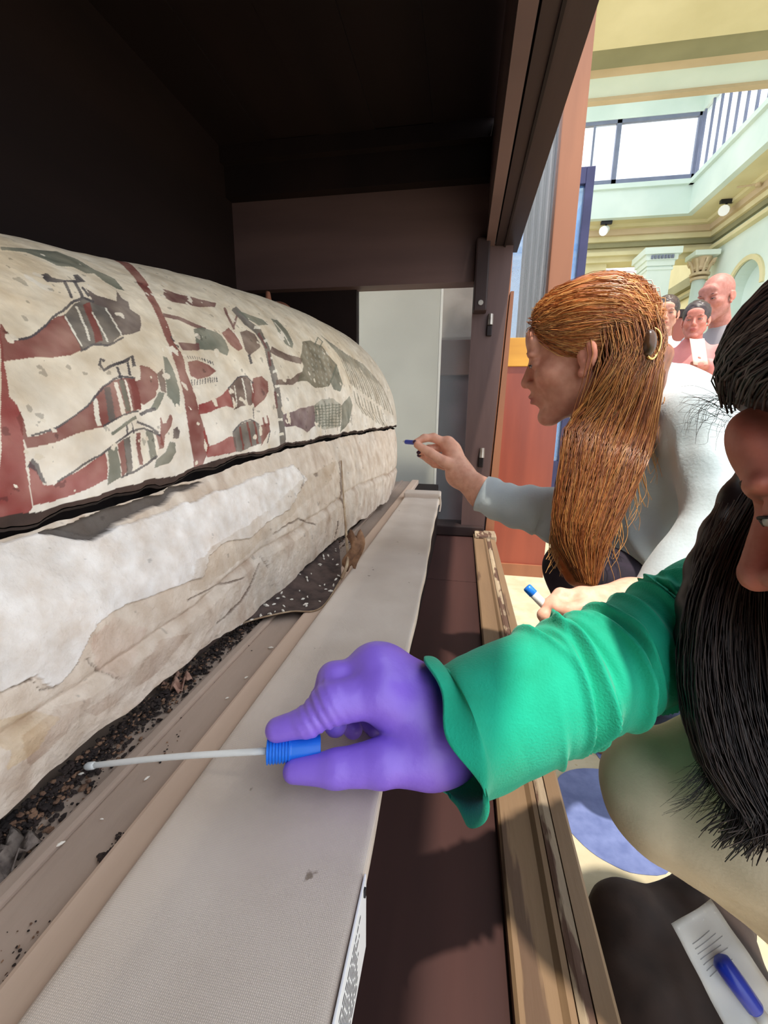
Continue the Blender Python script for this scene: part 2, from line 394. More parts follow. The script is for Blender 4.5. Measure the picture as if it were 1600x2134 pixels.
tf = struct('window_2', f2, M_frame); MB().box(1.88, 2.2, YA + .02, YA + .028, zc0 + .1, zc1 - .06).build('pane', M_frost, tf)
fr = MB(); ys = list(np.arange(YN + 0.3, YA, 0.24))
for y in ys: fr.box(XA + .01, XA + .04, y - .012, y + .012, zc0, zc1)
fr.box(XA + .01, XA + .05, YN, YA, zc0, zc0 + .05)
window(3, fr, [(XA + .045, XA + .052, ys[i] + .012, ys[i + 1] - .012, zc0 + .05, zc1) for i in range(len(ys) - 1)], M_frost)

# white square pilaster and an ornate column carrying the entablature
def pilaster(x0, x1, y, label, ornate):
    xm = (x0 + x1) / 2; t = thing('ornate_column' if ornate else 'white_pilaster', (xm, y, FLOOR), label, 'column')
    if ornate:
        MB().tube([(xm, y, FLOOR), (xm, y, 0.6), (xm, y, 2.35)], [.13, .125, .10], 20).build('shaft', M_wallw, t, True)
        b = MB()
        for z, r in ((2.35, .13), (2.42, .15), (2.52, .13)): b.tube([(xm, y, z), (xm, y, z + .04)], r, 20)
        for k in range(8):
            a = k * math.pi / 4; b.tube(spline([(xm + .10 * math.cos(a), y + .10 * math.sin(a), 2.45), (xm + .14 * math.cos(a), y + .14 * math.sin(a), 2.58), (xm + .20 * math.cos(a), y + .20 * math.sin(a), 2.66), (xm + .17 * math.cos(a), y + .17 * math.sin(a), 2.60)], 8), .025, 6)
        b.tube([(xm, y, 2.5), (xm, y, 2.7)], [.11, .15], 16); b.build('capital', M_tan, t)
        MB().box(xm - .19, xm + .19, y - .19, y + .19, 2.70, 2.78, .01).build('abacus', M_wallw, t)
    else:
        MB().box(x0, x1, y - .2, y + .2, FLOOR, 2.52).build('shaft', M_wallw, t)
        b = MB()
        for dx, z0, z1 in ((.02, 2.46, 2.50), (.03, 2.52, 2.60), (.06, 2.60, 2.68), (.10, 2.68, 2.78)): b.box(x0 - dx, x1 + dx, y - .2 - dx, y + .2 + dx, z0, z1)
        b.build('capital', M_wallw, t)
        for k in range(7):
            xx = x0 + .03 + k * (x1 - x0 - .06) / 6; MB().box(xx - .016, xx + .016, y - .29, y - .25, 2.615, 2.665).build('dentil', M_frame, t)
pilaster(2.93, 3.30, 8.85, 'white square pilaster with a dentil capital at the far end of the hall', False)
pilaster(3.75, 4.0, 8.95, 'slender column with an ornate scrolled capital beside the arched niche wall', True)
# spotlights under the soffit
def spot(x, y, lab):
    t = thing('ceiling_spotlight', (x, y, ZS), lab, 'spotlight', 'spotlights under the hall soffit')
    MB().box(x - .09, x + .09, y - .03, y + .03, ZS - .05, ZS, .008).build('mount', M_black, t)
    MB().tube([(x, y, ZS - .05), (x, y - .01, ZS - .10)], .015, 8).build('stem', M_black, t)
    MB().tube(spline([(x + .03, y + .04, ZS - .10), (x, y, ZS - .13), (x - .05, y - .06, ZS - .17)], 5), [.04, .055, .06, .07, .075], 12).build('lamp_head', M_whitep, t)
spot(2.24, 8.80, 'black and white spotlight on the soffit nearest the glazed showcase')
spot(3.80, 8.27, 'black and white spotlight on the soffit beside the right wall')
r = MB().tube([(3.66, 7.75, ZS - .06), (3.90, 7.70, ZS - .06)], .012, 6).tube([(3.90, 7.70, ZS), (3.90, 7.70, ZS - .09)], .035, 8).build('track_arm', M_tan)
tag(r, 'short horizontal metal arm hanging under the soffit above the right spotlight', 'ceiling arm')

# ================================================================== the open display case
case = thing('display_case', (-0.5, 0.9, FLOOR), 'dark wooden museum display case standing open with the coffin inside', 'display case')
Y0, Y1, ZB = -0.7, 2.34, -0.61
b = MB().box(-1.25, 0.165, Y0, 2.46, FLOOR, ZB - 0.05); b.build('plinth_box', M_dkwood, case)
# floor boards of the case run across between the platform and the sill
for i in range(4):
    ya = Y0 + i * 0.78; MB().box(-0.6, 0.088, ya, min(ya + 0.776, 2.40), ZB - 0.05, ZB - 0.022, .002).build('floor_board', M_basewood, case)
sill = MB().prism([(0.085, ZB - .05), (0.085, ZB - .004), (0.089, ZB), (0.133, ZB), (0.140, ZB + .006), (0.147, ZB + .006), (0.147, ZB - .05)], 1, Y0, Y1 + .05).build('front_sill', M_sill, case)
MB().prism([(0.1495, ZB - .16), (0.1495, ZB + .002), (0.156, ZB + .004), (0.166, ZB + .003), (0.166, ZB - .16)], 1, Y0, Y1 - .02).build('sill_bead', M_sill2, sill)
MB().prism([(0.168, ZB - .20), (0.168, ZB + .002), (0.190, ZB - .002), (0.196, ZB - .012), (0.196, ZB - .20)], 1, Y0, Y1 - .08).build('sill_lip', M_sill, sill)
# chipped end of the sill by the corner post and cross sill to the left
MB().box(-0.62, 0.14, 2.30, 2.46, ZB - .02, ZB + .035, .006).build('end_sill', M_dkwood, case)
MB().box(0.09, 0.20, 2.20, 2.32, ZB - .02, ZB + .016, .008).build('sill_block', M_sill2, case)
# corner post, tapering a little, with latches
post = MB().quadbox([(0.018, 2.34, ZB), (0.140, 2.34, ZB), (0.140, 2.44, ZB), (0.018, 2.44, ZB), (0.018, 2.34, 0.81), (0.194, 2.34, 0.81), (0.194, 2.44, 0.81), (0.018, 2.44, 0.81)]).build('corner_post', M_post, case)
MB().quadbox([(0.150, 2.345, ZB), (0.195, 2.345, ZB), (0.195, 2.43, ZB), (0.150, 2.43, ZB), (0.196, 2.345, 0.6), (0.212, 2.345, 0.6), (0.212, 2.43, 0.6), (0.196, 2.43, 0.6)]).build('post_edge_strip', M_brnwood, case)
for z in (0.45, -0.20):
    x = on(1, 1021 if z > 0 else 1004, 680 if z > 0 else 945, 2.33)[0]
    MB().box(x - .016, x + .010, 2.325, 2.345, z - .055, z - .005, .004).build('latch_plate', M_brass, post)
    MB().tube([(x, 2.33, z + .045), (x, 2.325, z - .005)], .013, 10).build('latch', M_metal, post)
MB().box(0.02, 0.085, 2.27, 2.36, 0.50, 0.82, .008).build('hinge_block', M_dkwood, case)
MB().tube([(0.055, 2.265, 0.535), (0.055, 2.272, 0.535)], .012, 10).build('screw_head', M_metal, case)
# top: front rail with its rebates, roof boards, cross beams
fr = MB().prism([(0.112, 0.80), (0.221, 0.80), (0.221, 1.25), (0.112, 1.25)], 1, Y0, Y1 + .1); fr.build('front_rail', M_dkwood, case)
MB().prism([(0.066, 0.80), (0.106, 0.80), (0.106, 1.25), (0.066, 1.25)], 1, Y0, Y1 + .1).build('rail_bead', M_beam, case)
MB().prism([(0.150, 0.792), (0.158, 0.792), (0.158, 0.80), (0.150, 0.80)], 1, Y0, Y1 + .1).build('rail_fillet', M_blkwood, case)
for i in range(5):
    xa = -1.25 + i * 0.264; MB().box(xa, xa + 0.262, Y0, 2.46, 1.27 + 0.004 * (i % 2), 1.31).build('roof_board', M_blkwood, case)
MB().box(-1.25, 0.066, 2.34, 2.44, 0.648, 1.065).build('end_beam', M_beam, case)
MB().box(-1.25, 0.066, 2.28, 2.44, 1.065, 1.20).build('end_moulding', M_blkwood, case)
MB().box(-1.25, 0.066, 2.24, 2.44, 1.20, 1.27).build('upper_moulding', M_blkwood, case)
MB().box(-1.27, -1.23, Y0, 2.46, FLOOR, 1.30).build('back_panel', M_blkwood, case)
MB().box(-1.25, -0.585, 2.40, 2.46, ZB, 0.66).build('end_panel', M_blkwood, case)
MB().box(-1.25, 0.19, Y0 - .04, Y0, FLOOR, 1.30).build('near_end_panel', M_blkwood, case)
MB().box(-0.585, 0.018, 2.445, 2.45, ZB, 0.65).build('end_glass', M_glass, case)

# what stands beyond the end glass
gb = thing('grey_board', (-0.4, 2.9, FLOOR), 'pale grey upright board seen through the end of the case behind the coffin', 'board')
a = on(1, 745, 800, 2.9)[0]; c = on(1, 916, 800, 2.9)[0]
MB().box(a, c - .012, 2.88, 2.92, FLOOR, 1.4, .003).build('panel', M_greyb, gb); MB().box(c - .012, c, 2.876, 2.924, FLOOR, 1.4, .002).build('edge_strip', M_edge, gb)
a, c = on(1, 880, 800, 3.0)[0], on(1, 1030, 800, 3.0)[0]
z1 = on(1, 950, 708, 3.0)[2]
t = thing('stone_block', ((a + c) / 2, 3.12, z1), 'pale grey stone block behind the case end glass, on a dark pedestal', 'stone block')
MB().box(a + .02, c - .02, 3.02, 3.22, z1, z1 + .75, .02).build('block', M_stone, t)
t = thing('dark_pedestal', ((a + c) / 2, 3.12, FLOOR), 'dark violet-brown wooden pedestal behind the case end glass', 'pedestal')
MB().box(a, c, 3.0, 3.24, FLOOR, z1 - .22).build('body', M_violet, t); MB().box(a - .01, c + .01, 2.99, 3.25, z1 - .22, z1, .004).build('top_band', M_post, t)

# glazed wooden showcase standing behind the first woman
sc = thing('glazed_showcase', (0.35, 2.7, FLOOR), 'tall wooden showcase with red-brown lower panel and glazed upper part behind the red-haired woman', 'showcase')
MB().box(0.205, 0.50, 2.50, 2.53, FLOOR, 0.268).build('lower_panel', M_redwood, sc)
MB().box(0.196, 0.388, 2.49, 2.535, 0.268, 0.412, .003).build('middle_rail', M_ochre, sc)
MB().box(0.388, 0.494, 2.48, 2.56, 0.262, 2.3, .004).build('stile', M_brnwood, sc)
MB().box(0.16, 0.205, 2.48, 2.56, FLOOR, 2.3, .004).build('stile', M_brnwood, sc)
MB().box(0.205, 0.388, 2.515, 2.521, 0.412, 2.3).build('pane', M_glass, sc)
MB().box(0.16, 0.494, 2.48, 2.56, 2.3, 2.42, .004).build('top_rail', M_brnwood, sc)
MB().box(0.205, 0.50, 2.485, 2.50, FLOOR, FLOOR + .07).build('foot_rail', M_brnwood, sc)
cb = MB()
for k in range(9):
    x = 0.285 + k * 0.0165; cb.tube([(x, 2.74 + .008 * (k % 2), FLOOR), (x, 2.74 + .008 * (k % 2), 2.3)], .0105, 6)
tag(cb.build('grey_curtain', mat('grey_curtain_cloth', (118, 116, 120), (92, 90, 96), 30, 0.8, stretch=(1, 1, .1))), 'dark grey pleated curtain hanging behind the showcase glass', 'curtain')
s2 = thing('blue_showcase', (0.68, 3.5, FLOOR), 'dark blue framed glass showcase further back behind the orange-brown stile', 'showcase')
MB().box(0.690, 0.742, 3.30, 3.36, FLOOR, 1.555, .003).build('stile', M_navy, s2); MB().box(0.10, 0.6895, 3.30, 3.36, 1.46, 1.555, .003).build('top_rail', M_navy, s2)
MB().box(0.12, 0.690, 3.325, 3.331, -.3, 1.46).build('pane', M_glassb, s2); MB().box(0.12, 0.690, 3.30, 3.36, FLOOR, -.3).build('base_panel', M_navy, s2)
MB().box(0.735, 0.741, 3.36, 4.0, -.3, 1.46).build('side_pane', M_glassb, s2)

# ================================================================== platform, tray and linen-covered board
M_tray = mat('dusty_tray_wood', (190, 168, 152), (150, 132, 120), 7, 0.75, 0.25, 60, (1, 0.3, 1), wear=((88, 76, 70), 9, 0.66), mix=(0.3, 0.68))
M_rail = mat('pale_tray_rail', (220, 194, 174), (196, 170, 150), 9, 0.65, 0.2, 60, (1, 0.15, 1))
M_linen = mat('linen_cloth', (230, 216, 204), (204, 188, 174), 7, 0.9, 0.25, weave=270.0, sheen=0.1, wear=((150, 134, 118), 38, 0.70), mix=(0.25, 0.75))
pl = thing('coffin_platform', (-0.6, 1.0, ZB), 'low wooden platform tray under the coffin inside the case', 'platform')
ZT = -0.335
MB().box(-1.2, -0.11, Y0 + .02, 2.27, ZB - .02, ZT - .02).build('platform_body', M_blkwood, pl)
for i in range(3):
    xa = -1.2 + i * 0.295; MB().box(xa, xa + 0.293, Y0 + .02, 2.27, ZT - .02, ZT - .004, .002).build('tray_plank', M_tray, pl)
MB().box(-0.312, -0.298, Y0 + .02, 2.27, ZT - .02, ZT + .004, .003).build('inner_lip', M_tray, pl)
MB().box(-0.298, -0.248, Y0 + .02, 2.27, ZT - .02, ZT - .001, .002).build('channel_plank', M_tray, pl)
MB().box(-0.248, -0.214, Y0 + .02, 2.25, ZT - .02, ZT + .012, .004).build('outer_rail', M_rail, pl)
MB().box(-0.214, -0.11, Y0 + .02, 2.25, ZT - .02, ZT - .008).build('support_plank', M_blkwood, pl)
# linen board: top surface, gently irregular, front edge and raised end
ny, nx = 220, 40
yy = np.linspace(Y0 + .3, 1.68, ny); V = []; 
for y in yy:
    xr = np.interp(y, [.15, .5, 1.68], [-.053, -.056, -.078]) + .0012 * math.sin(y * 9) + .0008 * math.sin(y * 31)
    xl = -.2135
    prof = [(xl, -.333), (xl, -.312)] + [(xl + (xr - xl) * t, -.3095 + .0008 * math.sin(t * 9 + y * 3)) for t in np.linspace(.02, .97, nx - 6)] + [(xr - .001, -.3105), (xr + .0005, -.315), (xr, -.330), (xr - .004, -.336)]
    V += [(x, y, z) for x, z in prof]
lb = thing('linen_board', (-.13, .8, -.336), 'long linen-covered display board lying beside the coffin on the platform', 'display board')
V = np.array(V); F = grid_faces(ny, nx)
top = obj('linen_cover', V, F, M_linen, lb, True)
MB().box(-.2135, -.085, Y0 + .3, 1.68, -.3395, -.334).build('board_core', M_rail, lb)
MB().box(-.215, -.072, 1.66, 1.74, -.336, -.290, .007).build('padded_end', M_linen, lb)
MB().tube(spline([(-.074, 1.66, -.300), (-.070, 1.67, -.33), (-.073, 1.66, -.36)], 6), .004, 6).build('frayed_thread', M_linen, lb)
# white caption card fixed to the front edge of the board
M_card = mat('white_card', (236, 236, 240), None, 5, 0.5); M_ink = mat('black_print', (38, 38, 44), None, 5, 0.6)
cd = thing('caption_card', (-.051, .2, -.37), 'white caption card with rows of small black print fixed to the linen board edge', 'caption card')
MB().box(-.0515, -.0500, .120, .232, -.374, -.3085, .0005).build('card', M_card, cd)
for k in range(9):
    z = -.3205 - k * .0056; L0, L1 = .138 + .004 * math.sin(k * 2.1), .214 - .012 * abs(math.sin(k * 1.7))
    y = L0
    tl = MB()
    while y < L1:
        w = random.uniform(.003, .008); tl.box(-.05005, -.0498, y, min(y + w, L1), z - .0009, z + .0009); y += w + .0016
    tl.build('text_line', M_ink, cd)
for y in (.224, .150):
    MB().box(-.0501, -.0485, y - .0012, y + .0012, -.3175, -.3105, .0004).build('pin', M_black, cd)
# ================================================================== the coffin
XC = -0.615
CY_END, CY_ROUND, CY_FOOT = 2.22, 1.55, -0.22
def coffin_end(Y):
    Y = np.asarray(Y, float)
    a = np.clip((Y - CY_ROUND) / (CY_END - CY_ROUND), 0, 1); b = np.clip((0.02 - Y) / (0.02 - CY_FOOT), 0, 1)
    return np.clip(1 - a ** 3.2, 0, 1) ** (1 / 2.0) * np.clip(1 - b ** 3, 0, 1) ** (1 / 2.2)
def rim_x(Y): return np.interp(Y, [.2, .35, .63, 1.1, 1.5, 1.8, 2.3], [-.362, -.358, -.343, -.318, -.298, -.264, -.246])
def rim_z(Y): return np.interp(Y, [.0, .27, .37, .53, .63, .80, 1.17, 1.7, 2.1], [-.096, -.094, -.090, -.077, -.069, -.059, -.049, -.041, -.038])
def lid_h(Y): return np.interp(Y, [.2, .42, .52, .61, .75, .91, 1.155, 1.38, 1.71, 2.2], [.284, .291, .299, .303, .322, .342, .366, .382, .388, .384])
def lid_point(Y, th):
    e = coffin_end(Y); w = (rim_x(Y) - XC) * e; h = lid_h(Y) * e
    return np.stack([XC + w * np.cos(th), Y + 0 * th, rim_z(Y) + h * np.sin(th)], -1)
def base_bot_x(Y): return np.interp(Y, [.0, .22, .35, .63, 1.1, 1.7, 2.3], [-.342, -.338, -.334, -.319, -.298, -.262, -.246])
BASE_BOT = -0.306
def base_point(Y, t):
    """side of the trough: t = 0 at the rim, 1 at the lower edge"""
    e = coffin_end(Y); xt = rim_x(Y) - .010; xb = base_bot_x(Y)
    x = xt + (xb - xt) * t + .016 * np.sin(np.pi * t) ** 1.0
    lower = 1 - .10 * np.clip((Y - 1.5) / .7, 0, 1) * t
    zt = rim_z(Y) - .007
    return np.stack([XC + (x - XC) * e * lower, Y + 0 * t, zt + (BASE_BOT - zt) * t], -1)
LID_PAINT = [
('G',[(0.419,1.038),(0.474,1.117),(0.515,1.165),(0.529,1.113),(0.535,1.028),(0.554,0.976),(0.547,0.884),(0.536,0.893),(0.526,0.929),(0.523,0.983),(0.508,0.969),(0.499,1.008),(0.472,0.986),(0.467,1.022),(0.451,1.053),(0.414,1.012)]),
('R2',[(0.343,0.628),(0.323,0.479),(0.314,0.377),(0.317,0.356),(0.318,0.327),(0.309,0.22),(0.307,0.169),(0.305,0.109),(0.304,0.041),(0.295,0.016),(0.275,0.004),(0.279,0.067),(0.283,0.13),(0.288,0.193),(0.294,0.257),(0.301,0.322),(0.309,0.39),(0.318,0.462),(0.329,0.54)]),
('R',[(0.342,0.622),(0.344,0.567),(0.36,0.583),(0.383,0.623),(0.406,0.677),(0.417,0.694),(0.416,0.647),(0.413,0.601),(0.412,0.546),(0.394,0.524),(0.371,0.509),(0.351,0.504),(0.333,0.49),(0.323,0.482),(0.321,0.482)]),
('GB',[(0.417,0.694),(0.442,0.754),(0.466,0.794),(0.472,0.769),(0.488,0.755),(0.478,0.62),(0.447,0.561),(0.438,0.572),(0.429,0.57),(0.415,0.546),(0.41,0.548)]),
('B2',[(0.48,0.854),(0.487,0.82),(0.511,0.802),(0.531,0.88),(0.526,0.827),(0.532,0.806),(0.523,0.763),(0.534,0.73),(0.524,0.677),(0.514,0.646),(0.486,0.62),(0.475,0.613),(0.488,0.755),(0.472,0.769)]),
('R',[(0.453,0.754),(0.434,0.572),(0.445,0.583),(0.465,0.771)]),
('W',[(0.416,0.685),(0.412,0.557),(0.415,0.562),(0.419,0.691)]),
('W',[(0.439,0.738),(0.427,0.58),(0.43,0.583),(0.443,0.744)]),
('W',[(0.458,0.721),(0.449,0.579),(0.452,0.583),(0.461,0.725)]),
('W',[(0.484,0.751),(0.476,0.611),(0.479,0.615),(0.487,0.757)]),
('D',[(0.344,0.557),(0.362,0.579),(0.384,0.622),(0.411,0.692),(0.442,0.758),(0.46,0.783),(0.471,0.768),(0.476,0.784),(0.464,0.8),(0.443,0.771),(0.411,0.701),(0.384,0.63),(0.363,0.589),(0.345,0.566)]),
('D',[(0.409,0.538),(0.417,0.546),(0.43,0.563),(0.447,0.559),(0.479,0.603),(0.479,0.611),(0.448,0.568),(0.431,0.572),(0.417,0.553),(0.41,0.547)]),
('D',[(0.432,0.895),(0.442,0.912),(0.442,0.885),(0.456,0.879),(0.477,0.903),(0.482,0.938),(0.49,0.949),(0.491,0.902),(0.471,0.88),(0.439,0.857),(0.43,0.857)]),
('D',[(0.452,0.869),(0.442,0.778),(0.447,0.787),(0.458,0.881)]),
('D',[(0.468,0.88),(0.458,0.789),(0.464,0.8),(0.475,0.894)]),
('D',[(0.473,0.853),(0.47,0.799),(0.476,0.811),(0.478,0.865)]),
('R',[(0.318,0.327),(0.315,0.25),(0.323,0.248),(0.342,0.263),(0.368,0.302),(0.392,0.348),(0.385,0.255),(0.362,0.244),(0.34,0.225),(0.325,0.218),(0.311,0.215),(0.312,0.308)]),
('R',[(0.392,0.348),(0.408,0.39),(0.428,0.418),(0.442,0.427),(0.464,0.43),(0.452,0.306),(0.423,0.29),(0.406,0.271),(0.394,0.255),(0.385,0.255)]),
('W',[(0.394,0.356),(0.388,0.261),(0.394,0.262),(0.4,0.358)]),
('GB',[(0.413,0.392),(0.404,0.274),(0.412,0.275),(0.421,0.395)]),
('W',[(0.429,0.411),(0.421,0.291),(0.427,0.293),(0.435,0.414)]),
('G',[(0.438,0.42),(0.428,0.3),(0.435,0.3),(0.445,0.423)]),
('W',[(0.446,0.423),(0.436,0.3),(0.439,0.301),(0.449,0.424)]),
('R',[(0.452,0.424),(0.442,0.302),(0.451,0.304),(0.462,0.427)]),
('R',[(0.479,0.486),(0.492,0.474),(0.5,0.444),(0.493,0.392),(0.482,0.348),(0.458,0.321),(0.448,0.34),(0.45,0.404),(0.47,0.424)]),
('B',[(0.5,0.444),(0.514,0.467),(0.512,0.431),(0.503,0.361),(0.495,0.374)]),
('G',[(0.527,0.52),(0.534,0.518),(0.534,0.454),(0.529,0.368),(0.519,0.292),(0.512,0.294),(0.508,0.331),(0.503,0.349),(0.511,0.419)]),
('G',[(0.492,0.369),(0.5,0.361),(0.494,0.339),(0.476,0.294),(0.466,0.302),(0.477,0.332)]),
('D',[(0.448,0.278),(0.457,0.288),(0.475,0.293),(0.475,0.307),(0.457,0.301),(0.447,0.29)]),
('D',[(0.319,0.248),(0.342,0.262),(0.369,0.302),(0.396,0.354),(0.413,0.391),(0.433,0.422),(0.443,0.431),(0.464,0.428),(0.466,0.437),(0.444,0.44),(0.433,0.429),(0.412,0.398),(0.395,0.36),(0.369,0.307),(0.342,0.269),(0.319,0.254)]),
('D',[(0.396,0.256),(0.409,0.272),(0.423,0.287),(0.447,0.294),(0.447,0.301),(0.423,0.293),(0.408,0.278),(0.396,0.262)]),
('D',[(0.435,0.504),(0.429,0.512),(0.421,0.483),(0.425,0.456),(0.437,0.471),(0.468,0.504),(0.474,0.521),(0.468,0.48),(0.473,0.482),(0.479,0.529),(0.468,0.516),(0.437,0.482),(0.427,0.468),(0.426,0.487),(0.429,0.501),(0.431,0.493)]),
('D',[(0.445,0.475),(0.441,0.423),(0.445,0.425),(0.449,0.477)]),
('D',[(0.463,0.498),(0.457,0.441),(0.461,0.443),(0.466,0.499)]),
('R2',[(0.311,0.183),(0.315,0.165),(0.318,0.1),(0.327,0.094),(0.345,0.118),(0.364,0.139),(0.389,0.176),(0.385,0.077),(0.359,0.059),(0.337,0.048),(0.321,0.043),(0.305,0.048),(0.306,0.109)]),
('D',[(0.308,0.168),(0.314,0.188),(0.318,0.171),(0.321,0.1),(0.317,0.114),(0.315,0.148),(0.31,0.163)]),
('G',[(0.392,0.179),(0.404,0.187),(0.4,0.071),(0.384,0.054)]),
('R',[(0.405,0.192),(0.415,0.204),(0.41,0.084),(0.401,0.07)]),
('GB',[(0.415,0.204),(0.426,0.209),(0.417,0.084),(0.407,0.066)]),
('W',[(0.427,0.216),(0.418,0.083),(0.425,0.079),(0.433,0.214)]),
('R',[(0.434,0.215),(0.428,0.096),(0.434,0.094),(0.44,0.214)]),
('W',[(0.442,0.214),(0.436,0.096),(0.443,0.094),(0.448,0.213)]),
('G',[(0.449,0.218),(0.446,0.105),(0.455,0.103),(0.459,0.217)]),
('W',[(0.459,0.212),(0.456,0.121),(0.459,0.121),(0.462,0.212)]),
('R',[(0.462,0.201),(0.462,0.141),(0.47,0.141),(0.471,0.201)]),
('D',[(0.331,0.098),(0.359,0.139),(0.383,0.165),(0.406,0.196),(0.431,0.222),(0.446,0.225),(0.468,0.191),(0.47,0.198),(0.447,0.232),(0.43,0.229),(0.405,0.202),(0.382,0.171),(0.358,0.145),(0.33,0.104)]),
('D',[(0.4,0.065),(0.418,0.07),(0.441,0.09),(0.458,0.112),(0.456,0.12),(0.44,0.098),(0.417,0.078),(0.4,0.073)]),
('G',[(0.402,0.223),(0.425,0.253),(0.441,0.267),(0.441,0.279),(0.424,0.264),(0.401,0.233)]),
('D',[(0.439,0.251),(0.453,0.232),(0.466,0.202),(0.469,0.209),(0.455,0.24),(0.441,0.259)]),
('D',[(0.423,0.254),(0.421,0.214),(0.424,0.214),(0.425,0.254)]),
('D',[(0.431,0.255),(0.43,0.214),(0.432,0.215),(0.433,0.256)]),
('R',[(0.478,0.271),(0.479,0.237),(0.485,0.235),(0.498,0.27),(0.5,0.252),(0.493,0.22),(0.477,0.188),(0.47,0.147),(0.465,0.161)]),
('B2',[(0.496,0.207),(0.505,0.215),(0.506,0.192),(0.5,0.166),(0.49,0.17)]),
('G',[(0.482,0.158),(0.491,0.153),(0.49,0.114),(0.475,0.078),(0.45,0.072),(0.454,0.102),(0.471,0.124)]),
('R2',[(0.409,-0.032),(0.437,-0.02),(0.463,-0.011),(0.462,-0.001),(0.436,-0.01),(0.408,-0.023)]),
('R',[(0.676,1.398),(0.628,1.16),(0.598,0.974),(0.576,0.819),(0.557,0.654),(0.55,0.552),(0.537,0.395),(0.526,0.235),(0.52,0.093),(0.517,-0.012),(0.53,-0.017),(0.537,0.016),(0.559,0.1),(0.554,0.213),(0.559,0.364),(0.559,0.45),(0.568,0.547),(0.571,0.626),(0.583,0.758),(0.606,0.912),(0.641,1.103),(0.705,1.398)]),
('R3',[(0.645,0.966),(0.675,0.95),(0.725,0.921),(0.766,0.912),(0.749,0.868),(0.702,0.859),(0.657,0.86),(0.635,0.868),(0.623,0.896)]),
('R3',[(0.579,0.746),(0.609,0.74),(0.634,0.707),(0.655,0.679),(0.666,0.701),(0.644,0.73),(0.618,0.764),(0.587,0.77)]),
('G',[(0.632,0.69),(0.657,0.703),(0.693,0.661),(0.695,0.625),(0.69,0.562),(0.678,0.531),(0.662,0.552),(0.642,0.568),(0.613,0.569),(0.616,0.61)]),
('R3',[(0.578,0.603),(0.622,0.606),(0.616,0.567),(0.577,0.56)]),
('D',[(0.568,0.631),(0.57,0.572),(0.574,0.577),(0.571,0.636)]),
('R',[(0.699,0.672),(0.738,0.717),(0.744,0.678),(0.738,0.581),(0.718,0.562),(0.701,0.598)]),
('B',[(0.766,0.692),(0.795,0.707),(0.819,0.681),(0.808,0.597),(0.781,0.565),(0.75,0.536),(0.743,0.572)]),
('W',[(0.735,0.712),(0.74,0.656),(0.736,0.58),(0.74,0.583),(0.744,0.66),(0.739,0.718)]),
('D',[(0.744,0.543),(0.737,0.485),(0.746,0.488),(0.753,0.547)]),
('R3',[(0.774,0.868),(0.757,0.781),(0.746,0.7),(0.755,0.708),(0.767,0.791),(0.785,0.879)]),
('R3',[(0.802,0.828),(0.752,0.727),(0.758,0.724),(0.808,0.826)]),
('R',[(0.57,0.501),(0.596,0.511),(0.619,0.487),(0.632,0.454),(0.606,0.426),(0.576,0.417),(0.566,0.435)]),
('D',[(0.578,0.518),(0.579,0.534),(0.577,0.532),(0.576,0.517)]),
('D',[(0.564,0.415),(0.56,0.385),(0.562,0.385),(0.566,0.415)]),
('D',[(0.584,0.518),(0.585,0.534),(0.583,0.532),(0.581,0.516)]),
('D',[(0.57,0.416),(0.566,0.387),(0.567,0.386),(0.572,0.416)]),
('D',[(0.589,0.518),(0.59,0.533),(0.588,0.532),(0.587,0.516)]),
('D',[(0.576,0.417),(0.571,0.388),(0.573,0.388),(0.578,0.417)]),
('D',[(0.595,0.517),(0.596,0.533),(0.594,0.531),(0.593,0.515)]),
('D',[(0.582,0.418),(0.577,0.389),(0.579,0.389),(0.584,0.418)]),
('D',[(0.601,0.515),(0.602,0.531),(0.6,0.53),(0.598,0.513)]),
('D',[(0.588,0.419),(0.583,0.391),(0.585,0.391),(0.59,0.419)]),
('D',[(0.606,0.513),(0.607,0.528),(0.605,0.527),(0.604,0.511)]),
('D',[(0.593,0.42),(0.589,0.392),(0.591,0.392),(0.596,0.42)]),
('D',[(0.612,0.509),(0.613,0.525),(0.611,0.524),(0.609,0.508)]),
('D',[(0.599,0.421),(0.595,0.393),(0.597,0.393),(0.602,0.421)]),
('D',[(0.617,0.505),(0.619,0.521),(0.616,0.519),(0.615,0.503)]),
('D',[(0.605,0.422),(0.601,0.395),(0.604,0.395),(0.608,0.422)]),
('D',[(0.623,0.499),(0.624,0.515),(0.622,0.514),(0.62,0.498)]),
('D',[(0.612,0.423),(0.607,0.396),(0.61,0.396),(0.614,0.423)]),
('D',[(0.628,0.493),(0.629,0.509),(0.626,0.508),(0.626,0.492)]),
('D',[(0.618,0.423),(0.614,0.397),(0.616,0.397),(0.621,0.423)]),
('D',[(0.633,0.487),(0.634,0.503),(0.631,0.501),(0.631,0.485)]),
('D',[(0.624,0.423),(0.62,0.398),(0.623,0.398),(0.627,0.423)]),
('R2',[(0.56,0.294),(0.591,0.309),(0.622,0.332),(0.643,0.359),(0.656,0.317),(0.647,0.257),(0.62,0.272),(0.584,0.26),(0.552,0.248)]),
('B',[(0.643,0.359),(0.679,0.41),(0.709,0.415),(0.719,0.372),(0.714,0.323),(0.696,0.262),(0.669,0.26),(0.641,0.251)]),
('R',[(0.713,0.365),(0.726,0.405),(0.761,0.415),(0.776,0.383),(0.766,0.324),(0.735,0.278),(0.701,0.245),(0.699,0.293)]),
('W',[(0.661,0.371),(0.65,0.264),(0.653,0.264),(0.664,0.372)]),
('W',[(0.69,0.404),(0.678,0.261),(0.682,0.262),(0.694,0.405)]),
('W',[(0.714,0.389),(0.708,0.324),(0.711,0.324),(0.717,0.39)]),
